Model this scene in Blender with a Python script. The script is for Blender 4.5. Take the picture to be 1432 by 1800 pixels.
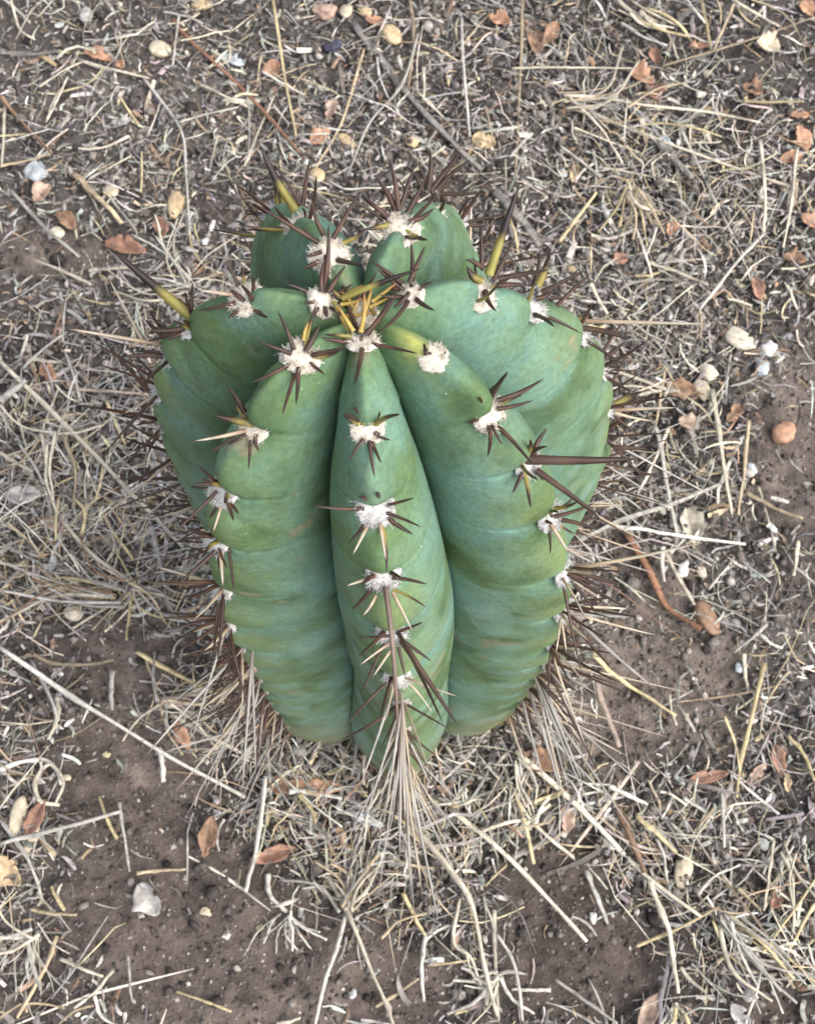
import bpy, math, random
import numpy as np
from mathutils import Matrix, Vector

random.seed(7)
rng = np.random.default_rng(11)
for o in list(bpy.data.objects):
    bpy.data.objects.remove(o)
SC = bpy.context.scene
COL = SC.collection

# ------------------------------------------------------------------ camera
S = 0.425                      # metres from lens to cactus tip along the view axis
HT = 1.27 * S                  # height of the cactus tip above the soil
PW, PH = 1432.0, 1800.0
FOV = math.radians(45.0)
FPX = 900.0 / math.tan(FOV / 2)
PITCH = 1.2529
RIGHT = np.array([1.0, 0, 0])
FW = np.array([0, math.cos(PITCH), -math.sin(PITCH)])
UP = np.cross(RIGHT, FW)
def ray(u, v):
    return RIGHT * (u - 716) / FPX - UP * (v - 900) / FPX + FW
APEX = np.array([0, 0, HT])
CAM = APEX - ray(637, 557) * S

cam = bpy.data.cameras.new('camera')
cam.sensor_fit = 'VERTICAL'
cam.sensor_height = 24
cam.lens = 12 / math.tan(FOV / 2)
cam.clip_start = 0.02
cam.clip_end = 400
cam.dof.use_dof = True
cam.dof.focus_distance = 0.50
cam.dof.aperture_fstop = 19.0
camo = bpy.data.objects.new('camera', cam)
COL.objects.link(camo)
camo.matrix_world = Matrix(((RIGHT[0], UP[0], -FW[0], CAM[0]), (RIGHT[1], UP[1], -FW[1], CAM[1]),
                            (RIGHT[2], UP[2], -FW[2], CAM[2]), (0, 0, 0, 1)))
SC.camera = camo

# ------------------------------------------------------------------ sky, sun, exposure
SUN_EL, SUN_AZ = math.radians(47), math.radians(120)     # azimuth clockwise from +Y
world = bpy.data.worlds.new('World')
SC.world = world
world.use_nodes = True
wn = world.node_tree
wn.nodes.clear()
wo = wn.nodes.new('ShaderNodeOutputWorld')
wb = wn.nodes.new('ShaderNodeBackground')
wh = wn.nodes.new('ShaderNodeHueSaturation')
ws = wn.nodes.new('ShaderNodeTexSky')
ws.sky_type = 'NISHITA'
ws.sun_disc = False
ws.sun_elevation = SUN_EL
ws.sun_rotation = SUN_AZ
ws.dust_density = 3.0
wh.inputs['Saturation'].default_value = 0.45
wb.inputs['Strength'].default_value = 0.11
wn.links.new(ws.outputs[0], wh.inputs['Color'])
wn.links.new(wh.outputs[0], wb.inputs['Color'])
wn.links.new(wb.outputs[0], wo.inputs['Surface'])
sun = bpy.data.lights.new('sun', 'SUN')
sun.energy = 1.2
sun.angle = math.radians(60)
sun.color = (1.0, 0.96, 0.9)
suno = bpy.data.objects.new('sun', sun)
COL.objects.link(suno)
sd = Vector((math.cos(SUN_EL) * math.sin(SUN_AZ), math.cos(SUN_EL) * math.cos(SUN_AZ), math.sin(SUN_EL)))
suno.rotation_euler = sd.to_track_quat('Z', 'Y').to_euler()
SC.view_settings.view_transform = 'Standard'
SC.view_settings.look = 'None'
SC.view_settings.exposure = 1.4
SC.view_settings.gamma = 1.0
SC.view_settings.use_curve_mapping = False

# ------------------------------------------------------------------ helpers
def h3(ix, iy, iz, seed):
    n = (ix * 374761393 + iy * 668265263 + iz * 2147483647 + seed * 1274126177) & 0xffffffff
    n = ((n ^ (n >> 13)) * 1274126177) & 0xffffffff
    n = ((n ^ (n >> 16)) * 2246822519) & 0xffffffff
    return ((n ^ (n >> 15)) & 0xffff) / 65535.0 * 2 - 1
def vnoise(x, y, z=None, seed=0):
    x = np.asarray(x, float); y = np.asarray(y, float)
    z = np.zeros_like(x) if z is None else np.asarray(z, float)
    ix, iy, iz = (np.floor(a).astype(np.int64) for a in (x, y, z))
    fx, fy, fz = x - ix, y - iy, z - iz
    fx, fy, fz = (a * a * (3 - 2 * a) for a in (fx, fy, fz))
    r = 0
    for dx in (0, 1):
        for dy in (0, 1):
            for dz in (0, 1):
                w = (fx if dx else 1 - fx) * (fy if dy else 1 - fy) * (fz if dz else 1 - fz)
                r = r + w * h3(ix + dx, iy + dy, iz + dz, seed)
    return r
def fbm(x, y, z=None, oct=4, seed=0):
    a, f, r = 1.0, 1.0, 0
    for i in range(oct):
        r = r + a * vnoise(x * f, y * f, None if z is None else z * f, seed + i * 17)
        a *= 0.5; f *= 2.03
    return r
def sstep(a, b, x):
    t = np.clip((x - a) / (b - a), 0, 1)
    return t * t * (3 - 2 * t)

def mesh(name, V, Q, col=None, smooth=True, mat=None):
    """V (n,3); Q (m,3) or (m,4) index array; col (n,3) linear colours."""
    V = np.asarray(V, np.float32); Q = np.asarray(Q, np.int32)
    me = bpy.data.meshes.new(name)
    me.vertices.add(len(V)); me.vertices.foreach_set('co', V.ravel())
    k = Q.shape[1]
    me.loops.add(Q.size); me.loops.foreach_set('vertex_index', Q.ravel())
    me.polygons.add(len(Q))
    me.polygons.foreach_set('loop_start', np.arange(0, Q.size, k, dtype=np.int32))
    me.polygons.foreach_set('loop_total', np.full(len(Q), k, np.int32))
    me.polygons.foreach_set('use_smooth', np.full(len(Q), smooth, bool))
    me.update(calc_edges=True)
    me.validate()
    if col is not None:
        at = me.color_attributes.new('Col', 'FLOAT_COLOR', 'POINT')
        c = np.ones((len(V), 4), np.float32); c[:, :3] = col
        at.data.foreach_set('color', c.ravel())
    if mat: me.materials.append(mat)
    return me
def add(name, me, parent=None, label=None, cat=None, group=None, kind=None, M=None):
    o = bpy.data.objects.new(name, me)
    COL.objects.link(o)
    if parent is not None: o.parent = parent
    if M is not None: o.matrix_basis = M
    if label: o['label'] = label
    if cat: o['category'] = cat
    if group: o['group'] = group
    if kind: o['kind'] = kind
    return o

# ------------------------------------------------------------------ materials
def material(name, rough=0.7, spec=0.3, noise_scale=300, noise_amt=0.25, bump=0.2, bump_scale=600, sss=0.0,
             stretch=None, dist=0.0006, sheen=0.0):
    m = bpy.data.materials.new(name); m.use_nodes = True
    nt = m.node_tree; nd = nt.nodes; lk = nt.links
    b = nd['Principled BSDF']
    b.inputs['Roughness'].default_value = rough
    b.inputs['Specular IOR Level'].default_value = spec
    if sheen: b.inputs['Sheen Weight'].default_value = sheen
    if sss:
        b.inputs['Subsurface Weight'].default_value = sss
        b.inputs['Subsurface Radius'].default_value = (1.0, 1.0, 0.5)
        b.inputs['Subsurface Scale'].default_value = 0.003
    at = nd.new('ShaderNodeAttribute'); at.attribute_name = 'Col'
    tc = nd.new('ShaderNodeTexCoord')
    mp = nd.new('ShaderNodeMapping')
    if stretch: mp.inputs['Scale'].default_value = stretch
    lk.new(tc.outputs['Object'], mp.inputs['Vector'])
    n1 = nd.new('ShaderNodeTexNoise'); n1.inputs['Scale'].default_value = noise_scale; n1.inputs['Detail'].default_value = 4
    n1.inputs['Roughness'].default_value = 0.65
    lk.new(mp.outputs[0], n1.inputs['Vector'])
    mr = nd.new('ShaderNodeMapRange')
    mr.inputs['From Min'].default_value = 0.25; mr.inputs['From Max'].default_value = 0.75
    mr.inputs['To Min'].default_value = 1 - noise_amt; mr.inputs['To Max'].default_value = 1 + noise_amt
    lk.new(n1.outputs['Fac'], mr.inputs['Value'])
    mx = nd.new('ShaderNodeVectorMath'); mx.operation = 'SCALE'
    lk.new(at.outputs['Color'], mx.inputs[0]); lk.new(mr.outputs[0], mx.inputs['Scale'])
    lk.new(mx.outputs[0], b.inputs['Base Color'])
    n2 = nd.new('ShaderNodeTexNoise'); n2.inputs['Scale'].default_value = bump_scale; n2.inputs['Detail'].default_value = 5
    lk.new(mp.outputs[0], n2.inputs['Vector'])
    bp = nd.new('ShaderNodeBump'); bp.inputs['Strength'].default_value = bump; bp.inputs['Distance'].default_value = dist
    lk.new(n2.outputs['Fac'], bp.inputs['Height']); lk.new(bp.outputs[0], b.inputs['Normal'])
    return m
M_SOIL = material('soil', 0.95, 0.15, 90, 0.55, 0.9, 420, dist=0.002)
M_STRAW = material('straw', 0.55, 0.35, 260, 0.35, 0.25, 700)
M_LITTER = material('litter', 0.75, 0.2, 300, 0.4, 0.3, 700)
M_LEAF = material('dry_leaf', 0.6, 0.3, 220, 0.4, 0.5, 500)
M_STONE = material('stone', 0.8, 0.3, 260, 0.35, 0.5, 500)
M_WOOD = material('weathered_wood', 0.85, 0.2, 220, 0.55, 0.8, 380, dist=0.0015)
M_SPINE = material('spine', 0.45, 0.4, 500, 0.3, 0.2, 900)
M_WOOL = material('wool', 0.95, 0.1, 500, 0.25, 0.6, 900, sss=0.0, sheen=0.3)
M_BODY = material('cactus_skin', 0.62, 0.18, 420, 0.22, 0.30, 700, sss=0.12, dist=0.0006)
# faint pale specks and brown pricks in the cactus skin
def specks(m):
    nt = m.node_tree; nd = nt.nodes; lk = nt.links
    b = nd['Principled BSDF']; src = b.inputs['Base Color'].links[0].from_socket
    tc = nd.new('ShaderNodeTexCoord')
    last = src
    for scale, thr, colr in ((230, 0.065, (0.5, 0.66, 0.55, 1)), (120, 0.055, (0.07, 0.06, 0.03, 1))):
        vo = nd.new('ShaderNodeTexVoronoi'); vo.inputs['Scale'].default_value = scale
        lk.new(tc.outputs['Object'], vo.inputs['Vector'])
        lt = nd.new('ShaderNodeMath'); lt.operation = 'LESS_THAN'; lt.inputs[1].default_value = thr
        lk.new(vo.outputs['Distance'], lt.inputs[0])
        nz = nd.new('ShaderNodeTexNoise'); nz.inputs['Scale'].default_value = 28
        lk.new(tc.outputs['Object'], nz.inputs['Vector'])
        gt = nd.new('ShaderNodeMath'); gt.operation = 'GREATER_THAN'; gt.inputs[1].default_value = 0.55
        lk.new(nz.outputs['Fac'], gt.inputs[0])
        ml = nd.new('ShaderNodeMath'); ml.operation = 'MULTIPLY'
        lk.new(lt.outputs[0], ml.inputs[0]); lk.new(gt.outputs[0], ml.inputs[1])
        m2 = nd.new('ShaderNodeMath'); m2.operation = 'MULTIPLY'; m2.inputs[1].default_value = 0.6
        lk.new(ml.outputs[0], m2.inputs[0])
        mx = nd.new('ShaderNodeMix'); mx.data_type = 'RGBA'
        lk.new(m2.outputs[0], mx.inputs[0]); lk.new(last, mx.inputs[6]); mx.inputs[7].default_value = colr
        last = mx.outputs[2]
    lk.new(last, b.inputs['Base Color'])
def mottle(m):
    nt = m.node_tree; nd = nt.nodes; lk = nt.links
    b = nd['Principled BSDF']; last = b.inputs['Base Color'].links[0].from_socket
    tc = nd.new('ShaderNodeTexCoord')
    for scale, tint, amt, off in ((75, (1.16, 1.03, .74, 1), .55, 0.0), (130, (.92, 1.03, 1.18, 1), .5, 3.1), (330, (.74, .75, .72, 1), .6, 7.7)):
        mp = nd.new('ShaderNodeMapping'); mp.inputs['Location'].default_value = (off, off * .7, 0)
        lk.new(tc.outputs['Object'], mp.inputs['Vector'])
        nz = nd.new('ShaderNodeTexNoise'); nz.inputs['Scale'].default_value = scale; nz.inputs['Detail'].default_value = 6; nz.inputs['Roughness'].default_value = .7
        lk.new(mp.outputs[0], nz.inputs['Vector'])
        mr = nd.new('ShaderNodeMapRange'); mr.inputs['From Min'].default_value = .47; mr.inputs['From Max'].default_value = .68; mr.inputs['To Max'].default_value = amt
        lk.new(nz.outputs['Fac'], mr.inputs['Value'])
        mx = nd.new('ShaderNodeMix'); mx.data_type = 'RGBA'; mx.blend_type = 'MULTIPLY'
        lk.new(mr.outputs[0], mx.inputs[0]); lk.new(last, mx.inputs[6]); mx.inputs[7].default_value = tint
        last = mx.outputs[2]
    lk.new(last, b.inputs['Base Color'])
mottle(M_BODY)
specks(M_BODY)

# ------------------------------------------------------------------ soil
def soil_h(x, y):
    x = np.asarray(x, float); y = np.asarray(y, float)
    fade = np.exp(-(x * x + y * y) / 8.0)
    h = 0.010 * fbm(x * 5, y * 5, oct=3, seed=3) + 0.0045 * fbm(x * 28, y * 28, oct=3, seed=9)
    return h * fade + 0.15 * (1 - fade) * vnoise(x * .3, y * .3, seed=5)
def project(P):
    P = np.asarray(P, float) - CAM
    d = P @ FW
    return 716 + FPX * (P @ RIGHT) / d, 900 - FPX * (P @ UP) / d
def ground(u, v, lift=0.0):
    r = ray(u, v); z = 0.0
    for _ in range(5):
        t = (z + lift - CAM[2]) / r[2]
        P = CAM + r * t
        z = float(soil_h(P[0], P[1]))
    return np.array([P[0], P[1], z + lift])
PXM = 1 / np.linalg.norm(ground(1000, 1200) - ground(1001, 1200))       # photo pixels per metre on the soil

def blob(u, v, lst):
    r = np.zeros_like(u)
    for cx, cy, rx, ry, a in lst:
        q = ((u - cx) / rx) ** 2 + ((v - cy) / ry) ** 2
        r = np.maximum(r, a * np.exp(-q ** 2 * 0.7))
    return r
BARE = [(215, 1160, 130, 75, 1), (230, 1370, 150, 130, 1), (330, 1600, 200, 170, 1), (420, 1740, 190, 110, 1), (700, 1730, 130, 90, .8),
        (960, 1560, 100, 90, .9), (1010, 1700, 160, 110, .9), (1340, 1780, 90, 50, .8), (1090, 1250, 90, 150, .95), (1210, 1180, 130, 100, .85), (1150, 1060, 80, 80, .8), (1380, 1060, 70, 90, .6), (1230, 1290, 80, 60, .8),
        (100, 450, 110, 60, .5), (620, 1640, 90, 70, .7), (1395, 800, 70, 220, .8), (1010, 1480, 70, 50, .6), (390, 380, 60, 50, .6), (1100, 1010, 60, 80, .7), (80, 1740, 90, 60, .4)]
DENSE = [(190, 860, 240, 170, 1), (130, 1010, 200, 70, 1), (560, 1420, 190, 90, 1), (830, 1420, 210, 80, .9), (1320, 1640, 150, 120, 1),
         (1180, 300, 230, 150, .8), (350, 1180, 110, 120, .9), (370, 1040, 90, 160, 1), (40, 1680, 80, 120, .8), (1080, 1420, 150, 80, .6),
         (480, 300, 120, 80, .4), (330, 560, 130, 110, .6), (1130, 560, 150, 120, .5), (700, 1520, 160, 70, .6), (60, 1330, 70, 70, .7)]
def bare(x, y):
    P = np.stack([x, y, np.zeros_like(x)], -1); u, v = project(P)
    return np.clip(1.25 * blob(u, v, BARE) + 0.22 * fbm(x * 9, y * 9, oct=2, seed=41), 0, 1)
def dense(x, y):
    P = np.stack([x, y, np.zeros_like(x)], -1); u, v = project(P)
    return np.clip(blob(u, v, DENSE) + 0.3 * fbm(x * 7, y * 7, oct=2, seed=47), 0, 1)

GC = ground(716, 900)
inner = np.arange(-0.62, 0.6201, 0.004)
outer = 0.62 + np.cumsum(0.006 * 1.16 ** np.arange(42))
ax1 = np.concatenate([-outer[::-1], inner, outer])
gx, gy = np.meshgrid(ax1 + GC[0], ax1 + GC[1])
gz = soil_h(gx, gy) + 0.0012 * fbm(gx * 130, gy * 130, oct=2, seed=61) * np.exp(-(gx**2 + gy**2) / 2)
n = len(ax1)
I = np.arange(n * n).reshape(n, n)
Q = np.stack([I[:-1, :-1], I[:-1, 1:], I[1:, 1:], I[1:, :-1]], -1).reshape(-1, 4)
b1 = 0.5 + 0.5 * fbm(gx * 6, gy * 6, oct=4, seed=71)
b2 = np.clip(0.5 + 0.5 * fbm(gx * 40, gy * 40, oct=3, seed=73), 0, 1)
c0, c1, c2 = np.array([.078, .062, .053]), np.array([.140, .112, .096]), np.array([.25, .205, .172])
bb = np.clip(b1, 0, 1)[..., None]
gc = c0 * (1 - bb) + c1 * bb
pale = (sstep(.55, .9, b1) * b2)[..., None] * 0.7
gc = gc * (1 - pale) + c2 * pale
gb = (0.75 * (1 - bare(gx.ravel(), gy.ravel()))).reshape(gx.shape)[..., None]
gc = gc * (1 - gb) + gc.mean(-1, keepdims=True) * np.array([1.07, 1.0, .94]) * gb
add('ground', mesh('ground', np.stack([gx, gy, gz], -1).reshape(-1, 3), Q, gc.reshape(-1, 3), True, M_SOIL), kind='structure')

# ------------------------------------------------------------------ litter nobody could count
PAL = np.array([[.58, .52, .42], [.44, .41, .37], [.33, .31, .285], [.46, .375, .245], [.24, .22, .205], [.135, .115, .10], [.27, .19, .13], [.70, .67, .60]])
def scatter(nn, R=0.95, fall=0.5):
    x = GC[0] + rng.normal(0, 1, nn * 3) * fall * 0.9
    y = GC[1] + rng.normal(0, 1, nn * 3) * fall
    k = (np.abs(x - GC[0]) < R) & (np.abs(y - GC[1]) < R)
    return x[k][:nn], y[k][:nn]
def ribbons(name, x, y, L, Wd, curl, lift, colr, label, cat, nseg=4, tilt=0.18):
    m = len(x)
    th = rng.uniform(0, 2 * np.pi, m)
    t = np.linspace(-.5, .5, nseg + 1)
    ang = th[:, None] + curl[:, None] * t[None] * 2 + rng.normal(0, .32, m)[:, None] * (t[None] > rng.uniform(-.4, .4, m)[:, None])
    stepx = np.cos(ang) * L[:, None] / nseg; stepy = np.sin(ang) * L[:, None] / nseg
    cx = x[:, None] + np.cumsum(stepx, 1) - stepx.sum(1, keepdims=True) / 2
    cy = y[:, None] + np.cumsum(stepy, 1) - stepy.sum(1, keepdims=True) / 2
    tl = rng.normal(0, tilt, m)
    arch = rng.normal(0, .12, m)
    cz = soil_h(cx, cy) + lift[:, None] + (tl[:, None] * t[None] + arch[:, None] * (0.25 - t[None] ** 2) * 2) * L[:, None]
    cz = np.maximum(cz, soil_h(cx, cy) + 0.0003)
    nx, ny = -np.sin(ang), np.cos(ang)
    tp = rng.uniform(.1, 1, (m, 2)); prof = np.where(t[None] > 0, 1 - (1 - tp[:, :1]) * np.clip(t[None] * 2, 0, 1) ** 1.6, 1 - (1 - tp[:, 1:]) * np.clip(-t[None] * 2, 0, 1) ** 1.6) * Wd[:, None] / 2
    roll = rng.normal(0, .5, m)[:, None]
    cr, sr = np.cos(roll), np.sin(roll)
    e1 = np.stack([cx + nx * prof * cr, cy + ny * prof * cr, cz + prof * sr], -1)
    e2 = np.stack([cx - nx * prof * cr, cy - ny * prof * cr, cz - prof * sr], -1)
    md = np.stack([cx + nx * prof * -sr * .6, cy + ny * prof * -sr * .6, cz + prof * cr * .35], -1)
    V = np.stack([e1, md, e2], 2)                                   # m, seg+1, 3, 3
    k = (nseg + 1) * 3
    base = np.arange(m)[:, None] * k
    q = []
    for i in range(nseg):
        for j in range(2):
            a = i * 3 + j
            q.append(np.stack([base[:, 0] + a, base[:, 0] + a + 1, base[:, 0] + a + 4, base[:, 0] + a + 3], -1))
    Q = np.concatenate(q)
    C = np.repeat(colr, k, 0)
    C = C * (1 + 0.22 * np.repeat(rng.normal(0, 1, (m, nseg + 1)), 3, 1).reshape(-1, 1)).clip(.5, 1.5)
    return add(name, mesh(name, V.reshape(-1, 3), Q, C, True, M_LITTER), label=label, cat=cat, kind='stuff')
def pick(p, m):
    i = rng.choice(len(PAL), m, p=np.array(p) / sum(p))
    return PAL[i] * rng.uniform(.7, 1.25, (m, 1)) * (1 + rng.normal(0, .04, (m, 3)))
# fine shreds
x, y = scatter(62000, fall=.43)
keep = rng.uniform(0, 1, len(x)) > bare(x, y) * 0.97
x, y = x[keep], y[keep]; m = len(x)
ribbons('fine_litter', x, y, rng.lognormal(math.log(.0088), .55, m), rng.lognormal(math.log(.00135), .65, m).clip(.0004, .006), rng.standard_t(2, m).clip(-4, 4) * .28,
        rng.uniform(0, .007, m), pick([1.2, 3.2, 5, .8, 5, 3.5, 2.0, .5], m), 'fine grey shreds of dead plant litter covering the soil', 'litter')
# paler straw scraps, thick where the grass lies
x, y = scatter(34000, fall=.45)
keep = rng.uniform(0, 1, len(x)) < (0.16 + 0.84 * dense(x, y)) * (1 - 0.98 * bare(x, y))
x, y = x[keep], y[keep]; m = len(x)
ribbons('straw_scraps', x, y, rng.lognormal(math.log(.030), .5, m), rng.lognormal(math.log(.00110), .4, m), rng.standard_t(2, m).clip(-4, 4) * .16,
        rng.uniform(.001, .011, m), pick([4.0, 4.5, 3.0, 3.0, 1.2, .6, .8, .6], m), 'matted dry grass scraps lying over the soil around the cactus', 'dry grass', nseg=6)
# soil crumbs
ph = (1 + 5 ** .5) / 2
ICO = np.array([(-1, ph, 0), (1, ph, 0), (-1, -ph, 0), (1, -ph, 0), (0, -1, ph), (0, 1, ph), (0, -1, -ph), (0, 1, -ph), (ph, 0, -1), (ph, 0, 1), (-ph, 0, -1), (-ph, 0, 1)]) / 1.9
ICF = np.array([(0, 11, 5), (0, 5, 1), (0, 1, 7), (0, 7, 10), (0, 10, 11), (1, 5, 9), (5, 11, 4), (11, 10, 2), (10, 7, 6), (7, 1, 8), (3, 9, 4), (3, 4, 2), (3, 2, 6), (3, 6, 8), (3, 8, 9), (4, 9, 5), (2, 4, 11), (6, 2, 10), (8, 6, 7), (9, 8, 1)])
OCT = np.array([(1, 0, 0), (-1, 0, 0), (0, 1, 0), (0, -1, 0), (0, 0, 1), (0, 0, -1.0)])
OCF = np.array([(0, 2, 4), (2, 1, 4), (1, 3, 4), (3, 0, 4), (2, 0, 5), (1, 2, 5), (3, 1, 5), (0, 3, 5)])
def crumbs(name, nn, r0, sg_, base, faces, label, cols, pr_, cat, smooth, thin=0):
    x, y = scatter(nn, fall=.42)
    if thin: kp = rng.uniform(0, 1, len(x)) > thin * bare(x, y); x, y = x[kp], y[kp]
    m = len(x); kv = len(base)
    r = rng.lognormal(math.log(r0), sg_, m).clip(.0004, .0052)
    V = base[None] * (1 + rng.uniform(-.35, .35, (m, kv, 1))) * r[:, None, None] * np.stack([rng.uniform(.7, 1.35, m), rng.uniform(.7, 1.35, m), rng.uniform(.55, .95, m)], -1)[:, None]
    a = rng.uniform(0, 6.28, m); ca, sa = np.cos(a)[:, None], np.sin(a)[:, None]
    V = np.stack([V[..., 0] * ca - V[..., 1] * sa + x[:, None], V[..., 0] * sa + V[..., 1] * ca + y[:, None],
                  V[..., 2] + (soil_h(x, y) + r * .3 + rng.uniform(0, .006, m) * (1 - bare(x, y)))[:, None]], -1)
    Q = (faces[None] + np.arange(m)[:, None, None] * kv).reshape(-1, 3)
    cc = np.array(cols)[rng.choice(len(cols), m, p=pr_)] * rng.uniform(.65, 1.35, (m, 1))
    add(name, mesh(name, V.reshape(-1, 3), Q, np.repeat(cc, kv, 0), smooth, M_SOIL), label=label, cat=cat, kind='stuff')
SOILC = [[.062, .054, .049], [.135, .117, .104], [.24, .21, .19], [.40, .37, .335]]
crumbs('soil_crumbs', 34000, .0016, .45, ICO, ICF, 'small dark lumps of earth strewn over the ground', SOILC, [.36, .38, .21, .05], 'soil crumbs', True, .72)
crumbs('soil_grit', 90000, .0008, .42, OCT, OCF, 'fine grit and specks of earth between the litter', SOILC + [[.5, .47, .43]], [.24, .46, .24, .04, .02], 'grit', False)

# ------------------------------------------------------------------ tubes, leaves, stones
def catmull(P, n):
    P = np.asarray(P, float)
    if len(P) == 2: P = np.stack([P[0], (P[0] + P[1]) / 2, P[1]])
    E = np.concatenate([[2 * P[0] - P[1]], P, [2 * P[-1] - P[-2]]])
    out = []
    for i in range(len(P) - 1):
        p0, p1, p2, p3 = E[i:i + 4]
        k = n if i < len(P) - 2 else n + 1
        for t in np.arange(k) / n:
            out.append(.5 * ((2 * p1) + (p2 - p0) * t + (2 * p0 - 5 * p1 + 4 * p2 - p3) * t * t + (3 * p1 - p0 - 3 * p2 + p3) * t ** 3))
    return np.array(out)
def tube(P, R, sides=6, flat=1.0):
    """tube of radius R[i] along points P; flat squashes it vertically; closed ends"""
    P = np.asarray(P, float); n = len(P)
    T = np.gradient(P, axis=0); T /= np.linalg.norm(T, axis=1, keepdims=True) + 1e-12
    ref = np.array([0, 0, 1.0])
    B = np.cross(T, ref); bad = np.linalg.norm(B, axis=1) < .05
    B[bad] = np.cross(T[bad], np.array([1.0, 0, 0])); B /= np.linalg.norm(B, axis=1, keepdims=True)
    N = np.cross(B, T)
    a = np.arange(sides) / sides * 2 * np.pi
    V = P[:, None] + (B[:, None] * np.cos(a)[None, :, None] + N[:, None] * np.sin(a)[None, :, None] * flat) * np.asarray(R)[:, None, None]
    V = np.concatenate([V.reshape(-1, 3), P[:1], P[-1:]])
    i = np.arange(n - 1)[:, None] * sides; j = np.arange(sides)[None]; jn = (j + 1) % sides
    A, Bq, Cq, Dq = (i + j), (i + jn), (i + sides + jn), (i + sides + j)
    F = np.concatenate([np.stack([A, Bq, Cq], -1).reshape(-1, 3), np.stack([A, Cq, Dq], -1).reshape(-1, 3)])
    j = np.arange(sides); jn = (j + 1) % sides
    c0, c1 = n * sides, n * sides + 1
    F = np.concatenate([F, np.stack([jn, j, np.full(sides, c0)], -1), np.stack([(n - 1) * sides + j, (n - 1) * sides + jn, np.full(sides, c1)], -1)])
    return V, F
STRAW = {'pale': (.61, .54, .425), 'white': (.67, .63, .55), 'yellow': (.60, .49, .28), 'tan': (.47, .375, .25), 'grey': (.44, .41, .365), 'brown': (.27, .165, .10),
         'rust': (.36, .19, .12), 'dark': (.13, .105, .09), 'pink': (.52, .40, .33), 'stalk': (.2, .15, .12), 'wood': (.29, .265, .24), 'pwood': (.48, .46, .43)}
def straw_mesh(name, pts, w, colr, mat=M_STRAW, lift=.007, flat=.5, jit=.25, node=True):
    """pts are photo pixels laid on the soil; w is the width in photo pixels"""
    k = len(pts)
    G = np.array([ground(u, v, lift + 0.003 * math.sin(i * 2.1 + u)) for i, (u, v) in enumerate(pts)])
    P = catmull(G, max(4, 16 // max(1, k - 1)))
    n = len(P)
    P = P + np.stack([vnoise(np.arange(n) * .4 + pts[0][0], np.full(n, j * 7.3), seed=5) for j in range(3)], -1) * w / PXM * .12
    P[:, 2] = np.maximum(P[:, 2], soil_h(P[:, 0], P[:, 1]) + w / PXM * .35)
    t = np.linspace(0, 1, n)
    R = w / PXM / 2 * .78 * (1.08 - .35 * t) * (1 + .22 * vnoise(t * 9 + pts[0][1], t * 0, seed=2))
    if node and n > 12: R[n // 3] *= 1.3
    V, F = tube(P - P[n // 2], R, 6, flat)
    c = np.array(STRAW[colr])
    tv = np.concatenate([np.repeat(t, 6), [0, 1]])
    C = c * (1 + jit * vnoise(tv * 6 + pts[0][0], tv * 0, seed=8))[:, None]
    C = C * (1 - .25 * (np.abs(tv - t[n // 3]) < .03))[:, None]
    side = np.random.default_rng(abs(int(pts[0][0] * 7 + pts[0][1]))).uniform(.5, 1.15, 6)
    C = C * np.concatenate([np.tile(side, n), [.7, .7]])[:, None]
    C = C * (1 - .3 * (vnoise(tv * 14 + pts[0][1], np.concatenate([np.tile(np.arange(6), n), [0, 0]]) * .9, seed=15) > .45))[:, None]
    me = mesh(name, V, F, C, True, mat)
    return me, P[n // 2]
def straw(pts, w, colr, label, name='straw_stem', cat='straw', **kw):
    me, o = straw_mesh(name, pts, w, colr, **kw)
    add(name, me, label=label, cat=cat, M=Matrix.Translation(o), group=kw.get('group'))

def leaf_mesh(name, L, Wd, colr, curl=.25, seed=0, thick=.0009, mat=M_LEAF):
    nu, nv = 21, 7
    u = np.linspace(0, 1, nu)[:, None]; v = np.linspace(-1, 1, nv)[None]
    hw = np.sin(np.pi * np.clip(u, .02, .985)) ** .62 * (1 - .18 * u) * (1 + .30 * vnoise(u * 6 + seed, v * 1.5, seed=21)) * (1 - .45 * (vnoise(u * 11 + seed * 2, np.sign(v) * 3.3, seed=22) > .55))
    X = (u - .5) * L + 0 * v; Y = v * hw * Wd / 2
    Z = curl * Wd * ((v * hw) ** 2 * .8 + (u - .5) ** 2 * .9 - .1) + .10 * Wd * vnoise(u * 3 + seed, v * 2, seed=23) + .05 * Wd * np.abs(v) * hw
    top = np.stack([X, Y, Z], -1).reshape(-1, 3); bot = top - np.array([0, 0, thick])
    I = np.arange(nu * nv).reshape(nu, nv)
    q = np.stack([I[:-1, :-1], I[1:, :-1], I[1:, 1:], I[:-1, 1:]], -1).reshape(-1, 4)
    ed = np.concatenate([I[0, :], I[1:, -1], I[-1, -2::-1], I[-2:0:-1, 0]]); en = np.roll(ed, -1); o = nu * nv
    Q = np.concatenate([q, q[:, ::-1] + o, np.stack([ed, en, en + o, ed + o], -1)])
    c = np.array(colr)
    s = 1 + .35 * fbm(X.ravel() * 180 + seed * 3, Y.ravel() * 180, oct=3, seed=27)
    s = s * (1 - .3 * (np.abs(v + 0 * u).ravel() < .1))
    C = c * s[:, None].clip(.4, 1.6)
    return mesh(name, np.concatenate([top, bot]), Q, np.concatenate([C, C * .8]), True, mat)
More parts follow.
